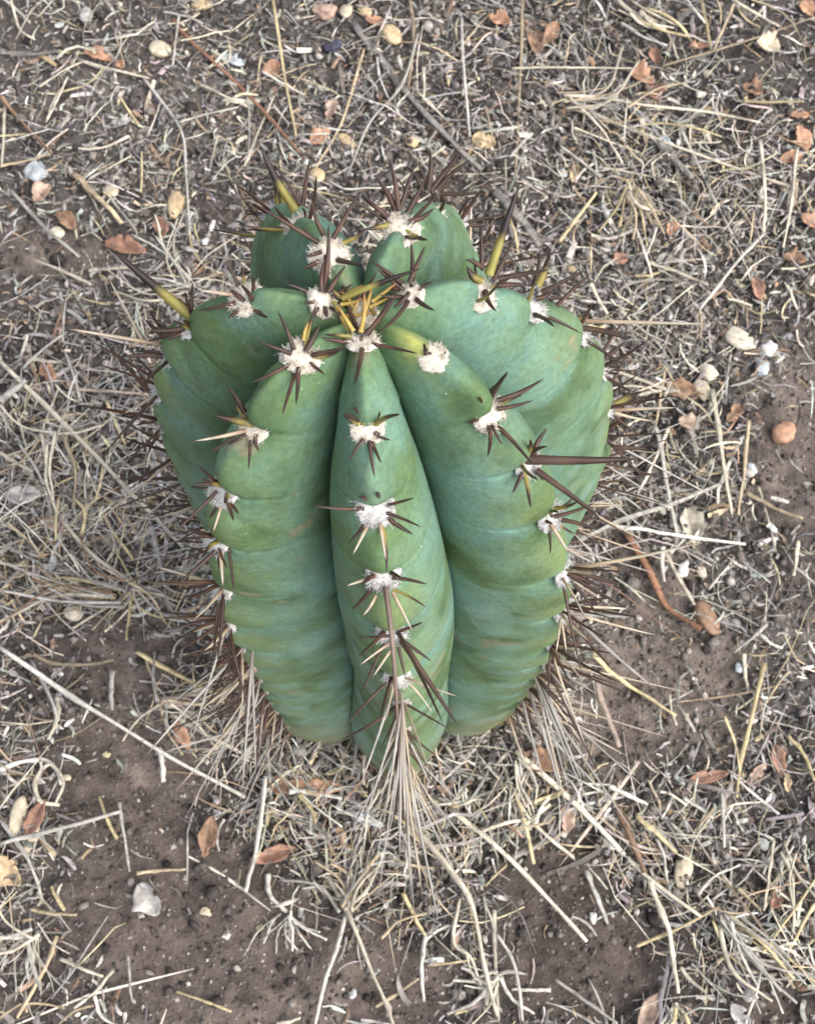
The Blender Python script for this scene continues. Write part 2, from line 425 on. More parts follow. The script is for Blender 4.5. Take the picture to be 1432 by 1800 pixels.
def stone_mesh(name, L, Wd, Hh, colr, seed=0, rough=.22, mat=M_STONE, taper=0.0):
    import bmesh
    bm = bmesh.new(); bmesh.ops.create_icosphere(bm, subdivisions=3, radius=1)
    V = np.array([v.co[:] for v in bm.verts]); F = np.array([[v.index for v in f.verts] for f in bm.faces]); bm.free()
    d = 1 + rough * fbm(V[:, 0] * 1.3 + seed, V[:, 1] * 1.3, V[:, 2] * 1.3, oct=3, seed=31)
    V = V * d[:, None]
    V[:, 1:] *= (1 - taper * V[:, :1])
    s = 1 + .25 * fbm(V[:, 0] * 3 + seed, V[:, 1] * 3, V[:, 2] * 3, oct=2, seed=33)
    return mesh(name, V * np.array([L, Wd, Hh]) / 2, F, np.array(colr) * s[:, None], True, mat)
LC = {'orange': (.39, .225, .145), 'red': (.30, .17, .12), 'brown': (.25, .155, .10), 'pinkish': (.41, .29, .225), 'tan': (.48, .36, .22), 'beige': (.49, .42, .31), 'cream': (.55, .49, .39),
      'grey': (.36, .34, .32), 'white': (.54, .53, .51), 'bluish': (.40, .43, .445), 'darkblue': (.06, .06, .085), 'dark': (.05, .047, .05)}
def lay(kind, name, cat, u, v, L, Wd, ang, colr, label, lift=None, curl=.3, hf=.6, taper=0):
    """one leaf / seed / stone; u, v centre, L, Wd in photo pixels, ang degrees clockwise from image right"""
    L, Wd = L / PXM * 1.12, Wd / PXM * 1.12; sd = u * .37 + v * .11
    if kind == 'leaf':
        me = leaf_mesh(name, L, Wd, LC[colr], curl * rng.uniform(.6, 2.2), sd); lf = .0068
    else:
        me = stone_mesh(name, L, Wd, Wd * hf, LC[colr], sd, (.42 if kind == 'stone' else .16), M_STONE if kind == 'stone' else M_LEAF, taper); lf = .003 + Wd * hf * .22
    p = ground(u, v, lift if lift is not None else lf)
    M = Matrix.Translation(p) @ Matrix.Rotation(-math.radians(ang), 4, 'Z') @ Matrix.Rotation(rng.normal(0, .12), 4, 'X') @ Matrix.Rotation(rng.normal(0, .12), 4, 'Y')
    add(name, me, label=label, cat=cat, M=M)
# ------------------------------------------------------------------ cactus
TH0 = 0.0522
ORDER = 'AGFEDCB'
PIX = {'A': [(634, 599), (648, 757), (660, 896), (678, 1013), (699, 1109), (709, 1196), (712, 1241), (709, 1285)],
       'B': [(532, 633), (447, 755), (403, 864), (398, 952), (398, 1037), (417, 1090), (438, 1128), (455, 1159)],
       'C': [(563, 533), (435, 531), (347, 576), (294, 618)], 'D': [(579, 445), (527, 376)], 'E': [(696, 399), (761, 349)],
       'F': [(723, 514), (851, 503), (945, 522), (1009, 587), (1049, 649), (1070, 721)],
       'G': [(763, 629), (860, 729), (925, 816), (965, 912), (990, 1008), (997, 1077), (976, 1137)]}
PR = np.array([(0, .0), (.03, .016), (.06, .014), (.092, .001), (.122, -.030), (.150, -.062), (.174, -.110), (.195, -.178), (.213, -.26), (.227, -.35), (.236, -.46),
               (.240, -.60), (.240, -.80), (.239, -1.0), (.236, -1.2), (.232, -1.36)])
AXZ = np.polyfit([.05, 0, -.15, -.3, -.6, -.9, -1.25], [-.0026, 0, .0078, .0145, .021, .018, .012], 4)
pr = catmull(PR, 30)
sl = np.concatenate([[0], np.cumsum(np.linalg.norm(np.diff(pr, axis=0), axis=1))])
SMAX = sl[-1]
def prof(s):
    return np.interp(s, sl, pr[:, 0]), np.interp(s, sl, pr[:, 1])
def prof_n(s):
    r1, z1 = prof(np.clip(s + .012, 0, SMAX)); r0, z0 = prof(np.clip(s - .012, 0, SMAX))
    dr, dz = r1 - r0, z1 - z0; l = np.hypot(dr, dz) + 1e-9
    return -dz / l, dr / l                                # outward normal (r, z)
def to_world(th, r, z):
    X = np.polyval(AXZ, z) + r * np.sin(th); Y = -r * np.cos(th)
    return np.stack([X * S, Y * S, z * S + HT], -1)
RIBTH = {n: TH0 + k * 2 * math.pi / 7 for k, n in enumerate(ORDER)}
AREO = {}
sg = np.arange(.02, SMAX - .03, .002)
for n_ in ORDER:
    r, z = prof(sg); u, v = project(to_world(RIBTH[n_], r, z))
    a = []
    for (pu, pv) in PIX[n_]:
        c = np.hypot(u - pu, v - pv) + (1e4 * (sg < (a[-1] + .05)) if a else 0)
        a.append(float(sg[np.argmin(c)]))
    rr_ = random.Random(ord(n_))
    while a[-1] < SMAX - .16:
        a.append(a[-1] + .09 + rr_.uniform(-.008, .008))
    AREO[n_] = a

RIBX = {'A': 0, 'B': .002, 'C': .014, 'D': .030, 'E': .010, 'F': .022, 'G': .002}
def rib_point(n_, s, g, seed):
    """surface of one rib: s along the crest, g across it (-1..1)"""
    th = RIBTH[n_] + g * math.pi / 7
    r, z = prof(s); nr, nz = prof_n(s)
    r = r + RIBX[n_] * sstep(.1, .42, s) * (1 - .6 * sstep(.8, 1.3, s))
    low = sstep(.15, .55, s)
    p = 1.80 - .50 * low; q = .70 + .14 * low
    f = np.clip(1 - np.abs(g) ** p, 0, 1) ** q
    depth = .098 * (1 - np.exp(-s / .085)) * (1 + .05 * np.sin(s * 9)) * (1 - .38 * sstep(.75, 1.3, s))
    ar = np.array(AREO[n_])
    ext = np.concatenate([[ar[0] - .06], ar, [ar[-1] + .1]])
    sp = s - .012 * np.abs(g) ** 1.5 + .018 * np.abs(g)
    i = np.clip(np.searchsorted(ext, sp) - 1, 0, len(ext) - 2)
    t = np.clip((sp - ext[i]) / (ext[i + 1] - ext[i]), 0, 1)
    b = np.clip(np.sin(np.pi * t ** 1.3), 0, 1) ** .72
    amp = .0125 * sstep(.03, .12, s) * (1 - .40 * sstep(.45, .9, s))
    amp = amp * (1 - (.5 if n_ in 'ABG' else .15) * sstep(.16, .32, s)) * (.75 + .45 * vnoise(i * 3.7, np.full_like(s, seed), seed=12))
    wide = np.exp(-(np.abs(g) / .28) ** 2)
    off = amp * b * (wide + .10 * (1 - g * g) * (1 - .8 * sstep(.35, .6, s)))
    dip = np.min(np.abs(s[..., None] - ar), -1)
    off = off - .0035 * np.exp(-(dip / .012) ** 2) * np.exp(-(g / .22) ** 2)
    lump = .0035 * fbm(s * 9 + seed, g * 1.6, oct=3, seed=77) * (1 - g ** 4) * sstep(.02, .1, s)
    lump = lump + .00035 * fbm(s * 48 + seed * 3, g * 1.5 + s * 2, oct=3, seed=79) * sstep(.2, .5, s) * (1 - g ** 6)
    crease = -.0042 * np.exp(-((1 - t) / .05) ** 2) * np.exp(-(g / (.75 - .42 * sstep(.35, .55, s))) ** 2) * sstep(.06, .15, s)
    fold = 0
    for i_, si in enumerate(AREO[n_][:12]):
        k1 = .07 + .05 * math.sin(i_ * 2.3 + seed); am_ = .0028 * (.55 + .45 * math.sin(i_ * 4.1 + seed * 3)) * (1.25 if n_ in 'CFE' else .7) * (1 if si < .5 else .12)
        ag = np.abs(g); q_ = (s - si - .004 - k1 * ag - .012 * fbm(g * 3 + i_, s * 0 + seed, oct=2, seed=83)) / (.006 + .012 * ag)
        fold = fold - am_ * np.exp(-q_ ** 2) * sstep(.04, .2, ag) * (1 - sstep(.5, .9, ag))
    d = fold - depth * (1 - f) + off + lump + crease
    wob = .05 * (1 - g * g) * fbm(s * 3.5 + seed * 2, g * 0, oct=2, seed=91) * sstep(.05, .2, s)
    R = np.maximum(r + nr * d, .0008)
    return to_world(th + wob * .35, R, z + nz * d), t

cactus = add('columnar_cactus', None, label='tall seven-ribbed blue-green columnar cactus with white woolly spine cushions', cat='cactus')
NS, NG = 430, 57
sv = np.concatenate([np.linspace(.001, .5, 240), np.linspace(.5, SMAX, NS - 240 + 1)[1:]])
uu = np.linspace(-1, 1, NG); gv = np.sign(uu) * (.5 * np.abs(uu) + .5 * (1 - (1 - np.abs(uu)) ** 2))
SG, GG = np.meshgrid(sv, gv, indexing='ij')
I = np.arange(NS * NG).reshape(NS, NG)
QR = np.stack([I[:-1, :-1], I[1:, :-1], I[1:, 1:], I[:-1, 1:]], -1).reshape(-1, 4)
GLAUC, GREEN, DEEP, YEL, PALE = (np.array(c) for c in ((.150, .280, .216), (.114, .195, .080), (.066, .122, .064), (.30, .37, .095), (.225, .37, .31)))
RIBW = {'A': 'front rib facing the viewer', 'B': 'front left rib', 'C': 'left rib', 'D': 'back left rib', 'E': 'back right rib', 'F': 'right rib', 'G': 'front right rib'}
for k, n_ in enumerate(ORDER):
    P, T = rib_point(n_, SG, GG, k * 1.7)
    # seal the seams: both neighbours meet on one valley line
    x, y, z = P[..., 0], P[..., 1], P[..., 2]
    nz1 = fbm(x * 24, y * 24, z * 24, oct=5, seed=101)
    nz2 = fbm(x * 60, y * 60, z * 60, oct=3, seed=103)
    nz3 = fbm(SG * 15 + k * 9 + .5 * nz1, GG * 3.0, oct=5, seed=107)
    w = np.clip(.36 + (.22 if n_ in 'DEF' else 0) + .85 * nz1 + .35 * nz2 + .34 * np.abs(GG) - .1, 0, 1)[..., None]
    C = GREEN * (1 - w) + GLAUC * w
    band = (sstep(.12, .75, nz3) * sstep(.3, .6, SG) * .5)[..., None]
    C = C * (1 - band) + PALE * band
    yl = (np.exp(-(GG / .5) ** 2) * sstep(.0, .4, T) * (1 - sstep(.8, 1, T)) * np.clip(.55 + .8 * nz1, 0, 1) * sstep(.1, .3, SG) * .85)[..., None]
    C = C * (1 - yl) + np.array([.19, .255, .08]) * yl
    dp = (sstep(.3, .9, -nz2 - nz1 * .5) * .4)[..., None]
    C = C * (1 - dp) + DEEP * dp
    if n_ in 'C': C = C * np.array([.92, .92, .94])  # left rib slightly darker and bluer: its shaded side put into the colour
    young = ((1 - sstep(.03, .13, SG)) * .55)[..., None]
    C = C * (1 - young) + np.array([.15, .255, .09]) * young
    if n_ == 'G':
        yy = (np.exp(-((SG - (AREO['G'][0] - .018)) / .016) ** 2 - ((GG + .05) / .45) ** 2) * .85)[..., None]
        C = C * (1 - yy) + np.array([.42, .43, .09]) * yy
    C = C * (1 + .10 * nz2[..., None]) * .92
    C = C * .90 + C.mean(-1, keepdims=True) * .10
    scar = (sstep(.62, .8, fbm(x * 75 + k, y * 75, z * 75, oct=3, seed=131)) * sstep(.1, .5, fbm(x * 14, y * 14, z * 14 + k, oct=2, seed=133)) * .7)[..., None]
    C = C * (1 - scar) + np.array([.25, .22, .145]) * scar
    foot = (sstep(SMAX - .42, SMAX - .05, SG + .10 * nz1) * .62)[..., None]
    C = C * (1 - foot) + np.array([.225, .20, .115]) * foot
    # corky brown scuffs on the crest edges lower down
    cork = (sstep(.55, .9, fbm(SG * 40 + k * 5, GG * 3, oct=3, seed=111) + .1) * np.exp(-(GG / .25) ** 2) * sstep(.4, .8, SG) * .5)[..., None]
    C = C * (1 - cork) + np.array([.26, .23, .15]) * cork
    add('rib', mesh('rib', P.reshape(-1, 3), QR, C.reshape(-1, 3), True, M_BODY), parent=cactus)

# spines: unit cones along +Z, base radius 1, length 1, in several colourings
def spine_mesh(name, stops, bend, seed):
    n = 9; t = np.linspace(0, 1, n)
    P = np.stack([bend * t * t, .4 * bend * np.sin(t * 3 + seed), t], -1)
    a = np.arange(6) / 6 * 2 * np.pi
    R = np.interp(t, [0, .06, .5, .85, 1], [1.05, .95, .78, .48, .03])
    V = np.stack([P[:, None, 0] * 1 + 0 * a, P[:, None, 1] + 0 * a, P[:, None, 2] + 0 * a], -1)
    # bend is in length units: keep it in its own scale through x offset relative to radius by the object scale
    V[..., 0] += R[:, None] * np.cos(a); V[..., 1] += R[:, None] * np.sin(a)
    F = []
    for i in range(n - 1):
        for j in range(6):
            F.append((i * 6 + j, i * 6 + (j + 1) % 6, (i + 1) * 6 + (j + 1) % 6, (i + 1) * 6 + j))
    st = np.array([s[0] for s in stops]); cs = np.array([s[1] for s in stops])
    C = np.stack([np.interp(t, st, cs[:, i]) for i in range(3)], -1)
    C = C * (1 + .25 * vnoise(t * 7 + seed, t * 0, seed=3))[:, None]
    return mesh(name, V.reshape(-1, 3), np.array(F), np.repeat(C, 6, 0), True, M_SPINE)
OLI, DRK, RED, GRY, TAN, BLK, YLW = (.235, .205, .05), (.042, .023, .017), (.052, .031, .022), (.345, .32, .29), (.40, .31, .21), (.022, .013, .012), (.42, .30, .08)
KINDS = {'central': [(0, OLI), (.36, OLI), (.44, (.16, .09, .03)), (.50, BLK), (1, BLK)],
         'brown': [(0, RED), (.5, RED), (.8, DRK), (1, BLK)],
         'dark': [(0, DRK), (.3, (.09, .045, .03)), (.7, DRK), (1, BLK)],
         'olive': [(0, (.27, .235, .06)), (.4, (.19, .145, .04)), (.65, DRK), (1, BLK)],
         'yellow': [(0, YLW), (.6, (.38, .26, .07)), (.9, (.25, .12, .04)), (1, DRK)],
         'grey': [(0, (.24, .19, .16)), (.3, GRY), (.8, GRY), (1, (.16, .11, .09))],
         'pale': [(0, (.26, .17, .12)), (.25, TAN), (.8, (.47, .41, .33)), (1, (.22, .15, .11))],
         'stalk': [(0, (.13, .09, .07)), (.4, (.20, .15, .12)), (1, (.12, .07, .05))],
         'redbrown': [(0, (.06, .034, .025)), (.3, (.085, .049, .033)), (.8, (.05, .030, .022)), (1, BLK)]}
SPM = {k: [spine_mesh('spine', st, b, i * 3.3) for i, b in enumerate((0, 1.6, -1.4, 2.6))] for k, st in KINDS.items()}

# woolly cushions
def wool_mesh(seed, colr, hairs=420):
    rg = np.random.default_rng(seed)
    import bmesh
    bm = bmesh.new(); bmesh.ops.create_icosphere(bm, subdivisions=3, radius=1)
    V = np.array([v.co[:] for v in bm.verts]); F = np.array([[v.index for v in f.verts] for f in bm.faces]); bm.free()
    d = 1 + .20 * fbm(V[:, 0] * 4.0 + seed, V[:, 1] * 4.0, V[:, 2] * 4.0, oct=4, seed=201)
    V = V * d[:, None] * np.array([.95, .95, .27])
    c = np.array(colr)
    C = c * (1 + .12 * fbm(V[:, 0] * 4, V[:, 1] * 4, V[:, 2] * 4, oct=2, seed=7))[:, None]
    hv, hf, hc = [], [], []
    b0 = len(V)
    for i in range(hairs):
        a = rg.uniform(0, 6.283); e = abs(rg.normal(0, .5))
        p = np.array([math.cos(a) * math.cos(e), math.sin(a) * math.cos(e), math.sin(e) * .5]) * np.array([.8, .8, .75])
        dr = p * np.array([1, 1, 1.6]) + rg.normal(0, .55, 3); dr /= np.linalg.norm(dr)
        if dr[2] < -.25: dr[2] *= -.5
        L = rg.uniform(.12, .40); sdv = np.cross(dr, rg.normal(0, 1, 3)); sdv = sdv / np.linalg.norm(sdv) * .022
        cv = rg.normal(0, .14, 3)
        k = b0 + len(hv)
        hv += [p - sdv, p + sdv, p + dr * L * .55 + cv + sdv * .7, p + dr * L * .55 + cv - sdv * .7, p + dr * L + cv * .4]
        hf += [(k, k + 1, k + 2), (k, k + 2, k + 3), (k + 3, k + 2, k + 4)]
        hc += [c * rg.uniform(.85, 1.12)] * 5
    return mesh('areole', np.concatenate([V, hv]), np.concatenate([F, hf]), np.concatenate([C, hc]), True, M_WOOL)
WOOL = {'new': [wool_mesh(i, (.85, .77, .65)) for i in range(4)], 'mid': [wool_mesh(10 + i, (.70, .68, .655)) for i in range(4)],
        'old': [wool_mesh(20 + i, (.44, .41, .375), 160) for i in range(3)]}

def frame(P, N, T):
    N = N / np.linalg.norm(N); T = T - N * (T @ N); T /= np.linalg.norm(T); B = np.cross(N, T)
    return Matrix(((T[0], B[0], N[0], P[0]), (T[1], B[1], N[1], P[1]), (T[2], B[2], N[2], P[2]), (0, 0, 0, 1)))
SPLIST = []              # (importance, areole object or None, areole matrix, base, dir, length, radius, kind, variant)
def put_spine(ao, am, base, d, L, rad, kind, imp, var=None):
    SPLIST.append((imp, ao, am, np.array(base), d / np.linalg.norm(d), L, rad, kind, rng.integers(0, 4) if var is None else var))
# spines read from the photograph: (rib, areole, base pixel, tip pixel, width px, kind)
TR = [('C', 2, (350, 568), (200, 442), 23, 'central'), ('D', 1, (524, 380), (447, 262), 20, 'central'), ('F', 1, (853, 490), (910, 330), 21, 'central'),
      ('F', 2, (938, 508), (976, 450), 18, 'olive'), ('G', 2, (915, 806), (1118, 798), 21, 'redbrown'), ('G', 2, (935, 826), (1060, 902), 15, 'redbrown'),
      ('G', 2, (930, 800), (957, 752), 12, 'dark'), ('G', 2, (915, 828), (940, 892), 12, 'olive'),
      ('D', 0, (560, 432), (446, 357), 11, 'dark'), ('D', 0, (570, 420), (546, 352), 11, 'dark'), ('D', 0, (585, 425), (632, 337), 11, 'dark'), ('D', 0, (603, 432), (648, 402), 10, 'olive'),
      ('D', 0, (565, 448), (535, 452), 10, 'dark'), ('D', 0, (573, 455), (572, 505), 11, 'brown'), ('D', 1, (535, 372), (545, 275), 11, 'dark'), ('D', 1, (532, 372), (490, 292), 9, 'brown'),
      ('E', 0, (682, 390), (638, 337), 13, 'dark'), ('E', 0, (694, 378), (667, 305), 14, 'dark'), ('E', 0, (699, 380), (690, 275), 13, 'dark'), ('E', 0, (716, 382), (745, 320), 12, 'brown'),
      ('E', 0, (718, 398), (763, 367), 13, 'dark'), ('E', 0, (713, 416), (748, 430), 12, 'olive'), ('E', 0, (682, 404), (640, 404), 12, 'olive'), ('E', 0, (703, 375), (728, 292), 11, 'brown'),
      ('E', 1, (755, 345), (803, 263), 15, 'brown'), ('E', 1, (747, 340), (762, 262), 14, 'brown'), ('E', 1, (770, 352), (845, 340), 11, 'brown'), ('E', 1, (738, 340), (715, 290), 11, 'brown'),
      ('E', 1, (765, 345), (825, 280), 11, 'brown'), ('E', 1, (768, 346), (815, 300), 9, 'brown'), ('E', 1, (750, 338), (735, 285), 10, 'brown'),
      ('A', 0, (642, 600), (697, 514), 12, 'dark'), ('A', 0, (634, 596), (647, 512), 12, 'yellow'), ('A', 0, (622, 594), (592, 535), 10, 'yellow'), ('A', 0, (634, 612), (637, 588), 11, 'dark'), ('A', 0, (618, 603), (570, 583), 9, 'olive'),
      ('A', 1, (632, 745), (602, 728), 14, 'olive'), ('A', 1, (640, 745), (627, 710), 14, 'olive'), ('A', 1, (650, 775), (653, 840), 9, 'brown'), ('A', 1, (640, 772), (612, 812), 9, 'brown'), ('A', 1, (660, 760), (682, 778), 10, 'brown'), ('A', 1, (655, 745), (672, 728), 9, 'olive'),
      ('A', 2, (680, 900), (742, 922), 8, 'brown'), ('A', 2, (668, 920), (678, 985), 8, 'pale'), ('A', 2, (645, 925), (620, 975), 8, 'pale'),
      ('A', 3, (677, 1025), (703, 1290), 12, 'stalk'), ('A', 3, (690, 1010), (750, 1028), 9, 'brown'), ('A', 3, (662, 1005), (608, 1030), 9, 'pale'), ('A', 3, (690, 1030), (750, 1065), 7, 'olive'), ('A', 3, (660, 1040), (640, 1085), 8, 'pale'), ('A', 3, (690, 1035), (725, 1110), 8, 'pale'),
      ('A', 4, (705, 1118), (805, 1276), 13, 'redbrown'), ('A', 4, (705, 1118), (755, 1165), 9, 'brown'), ('A', 4, (695, 1105), (745, 1098), 8, 'dark'), ('A', 4, (690, 1110), (628, 1125), 7, 'dark'), ('A', 4, (690, 1120), (630, 1165), 7, 'pale'), ('A', 4, (690, 1130), (655, 1190), 7, 'pale'), ('A', 4, (700, 1130), (712, 1190), 9, 'redbrown'),
      ('B', 0, (517, 622), (494, 545), 10, 'brown'), ('B', 0, (513, 628), (452, 600), 10, 'brown'), ('B', 0, (538, 625), (562, 572), 14, 'brown'), ('B', 0, (552, 634), (597, 626), 12, 'olive'), ('B', 0, (512, 645), (438, 672), 9, 'dark'), ('B', 0, (524, 650), (517, 707), 11, 'dark'), ('B', 0, (545, 645), (573, 652), 10, 'dark'), ('B', 0, (534, 605), (543, 560), 9, 'yellow'),
      ('B', 1, (437, 727), (403, 672), 12, 'brown'), ('B', 1, (455, 745), (380, 722), 18, 'olive'), ('B', 1, (438, 757), (340, 774), 9, 'pale'), ('B', 1, (440, 765), (405, 785), 9, 'brown'), ('B', 1, (458, 765), (453, 790), 11, 'dark'), ('B', 1, (447, 775), (437, 825), 8, 'brown'),
      ('B', 2, (388, 850), (342, 855), 10, 'redbrown'), ('B', 2, (390, 862), (305, 938), 9, 'brown'), ('B', 2, (412, 878), (420, 905), 8, 'dark'), ('B', 2, (396, 890), (375, 935), 7, 'pale'),
      ('B', 3, (395, 965), (392, 1030), 9, 'pale'), ('B', 3, (388, 965), (310, 1030), 10, 'brown'), ('B', 3, (410, 960), (412, 1040), 8, 'brown'),
      ('C', 1, (437, 537), (405, 508), 12, 'dark'), ('C', 1, (420, 538), (392, 537), 10, 'dark'), ('C', 1, (447, 545), (477, 558), 12, 'dark'), ('C', 1, (415, 525), (350, 510), 9, 'pale'), ('C', 1, (425, 510), (393, 458), 8, 'brown'),
      ('C', 0, (560, 518), (570, 455), 11, 'dark'), ('C', 0, (570, 520), (612, 468), 11, 'dark'), ('C', 0, (565, 545), (575, 558), 12, 'brown'), ('C', 0, (548, 535), (535, 533), 10, 'dark'), ('C', 0, (580, 535), (600, 570), 9, 'olive'),
      ('C', 2, (342, 580), (263, 578), 15, 'brown'), ('C', 2, (345, 560), (310, 520), 10, 'brown'), ('C', 3, (305, 600), (257, 558), 12, 'dark'), ('C', 3, (296, 632), (215, 629), 12, 'redbrown'), ('C', 3, (290, 610), (120, 578), 9, 'pale'),
      ('F', 0, (723, 502), (748, 430), 11, 'dark'), ('F', 0, (712, 504), (648, 455), 11, 'dark'), ('F', 0, (706, 515), (680, 508), 10, 'dark'), ('F', 0, (722, 520), (695, 545), 10, 'brown'),
      ('F', 1, (842, 480), (815, 452), 12, 'dark'), ('F', 1, (840, 500), (820, 478), 18, 'olive'), ('F', 1, (862, 498), (905, 415), 11, 'brown'), ('F', 1, (872, 497), (965, 480), 12, 'brown'), ('F', 1, (866, 510), (930, 505), 12, 'dark'), ('F', 1, (847, 520), (867, 553), 13, 'dark'), ('F', 1, (842, 475), (850, 395), 11, 'brown'),
      ('F', 2, (945, 520), (1030, 467), 11, 'brown'), ('F', 2, (935, 532), (980, 515), 12, 'dark'), ('F', 2, (960, 530), (1010, 525), 9, 'brown'), ('F', 2, (932, 485), (955, 440), 11, 'brown'), ('F', 2, (1000, 545), (1040, 480), 9, 'redbrown'),
      ('F', 3, (998, 575), (1032, 545), 17, 'olive'), ('F', 3, (1012, 583), (1105, 596), 14, 'redbrown'), ('F', 3, (998, 595), (1012, 608), 11, 'dark'), ('F', 3, (1020, 570), (1255, 570), 9, 'pale'), ('F', 3, (1015, 600), (1095, 640), 9, 'brown'),
      ('F', 4, (1047, 640), (1100, 600), 11, 'redbrown'), ('F', 4, (1045, 645), (1085, 637), 11, 'dark'), ('F', 4, (1045, 658), (1085, 662), 9, 'dark'), ('F', 5, (1072, 715), (1125, 680), 15, 'olive'), ('F', 5, (1072, 725), (1190, 712), 8, 'pale'), ('F', 6, (1068, 790), (1140, 782), 12, 'redbrown'),
      ('G', 1, (850, 715), (867, 667), 22, 'olive'), ('G', 1, (868, 705), (957, 671), 12, 'redbrown'), ('G', 1, (868, 720), (937, 711), 10, 'redbrown'), ('G', 1, (835, 735), (830, 750), 12, 'brown'), ('G', 1, (860, 745), (877, 783), 9, 'brown'),
      ('G', 0, (757, 627), (750, 622), 7, 'brown'),
      ('G', 3, (965, 905), (1045, 885), 10, 'redbrown'), ('G', 3, (978, 912), (1052, 933), 10, 'dark'), ('G', 3, (960, 920), (998, 970), 10, 'pale'), ('G', 3, (960, 905), (955, 880), 8, 'dark'),
      ('G', 4, (998, 1000), (1090, 1028), 13, 'redbrown'), ('G', 4, (990, 1005), (1055, 1030), 11, 'dark'), ('G', 4, (995, 1010), (1105, 1072), 9, 'brown'), ('G', 4, (1000, 995), (1235, 955), 9, 'pale'),
      ('G', 5, (1000, 1075), (1110, 1085), 9, 'grey'), ('G', 5, (1005, 1085), (1150, 1215), 8, 'grey')]
for rb_, bp_, tips in (('A', (705, 1290), [(715, 1450), (690, 1430), (662, 1425), (720, 1590), (738, 1550), (772, 1640), (702, 1510), (840, 1500), (728, 1460), (675, 1465)]),
                       ('G', (925, 1225), [(1000, 1430), (1060, 1470), (1128, 1492), (1150, 1402), (1110, 1330), (985, 1400), (1030, 1380), (960, 1390), (1185, 1300), (1080, 1420), (1000, 1300)]),
                       ('B', (468, 1200), [(310, 1390), (360, 1400), (425, 1400), (280, 1320), (330, 1262), (400, 1340), (250, 1330), (450, 1370)])):
    for q_, tp_ in enumerate(tips):
        TR.append((rb_, -1, (bp_[0] + random.uniform(-25, 25) * (rb_ != 'A'), bp_[1] + random.uniform(-90, 70)), tp_, random.uniform(5, 8), 'grey' if q_ % 4 else 'pale'))
TRX = []
for q_ in TR:
    if q_[1] < 0:
        sa_ = np.array(AREO[q_[0]]); r_, z_ = prof(sa_); u_, v_ = project(to_world(RIBTH[q_[0]], r_, z_))
        q_ = (q_[0], int(np.argmin(np.hypot(u_ - q_[2][0], v_ - q_[2][1])))) + q_[2:]
    TRX.append(q_)
TR = TRX
TRD = {}
for t_ in TR: TRD.setdefault((t_[0], t_[1]), []).append(t_)
def trace_spine(ao, am, base, N, tr):
    _, _, bp, tp, w, kind = tr
    rb = ray(*bp); rb = rb / np.linalg.norm(rb)
    B0 = CAM + rb * ((base - CAM) @ rb)
    off = B0 - base
    if np.linalg.norm(off) > .008: B0 = base + off / np.linalg.norm(off) * .008
    B0 = B0 + N * .0026
    rt = ray(*tp); rt = rt / np.linalg.norm(rt)
    Q0 = CAM + rt * ((B0 - CAM) @ rt)
    l0 = np.linalg.norm(Q0 - B0); best = Q0
    for a in np.arange(0, 1.4, .05):
        best = Q0 - rt * a * l0
        d = best - B0
        if d @ N / np.linalg.norm(d) > .28: break
    d = best - B0; L = np.linalg.norm(d)
    zc = (B0 - CAM) @ FW
    put_spine(ao, am, B0, d, L, w / FPX * zc / 2 * .9, kind, 100 + L * 1000 + w, rng.integers(0, 3))

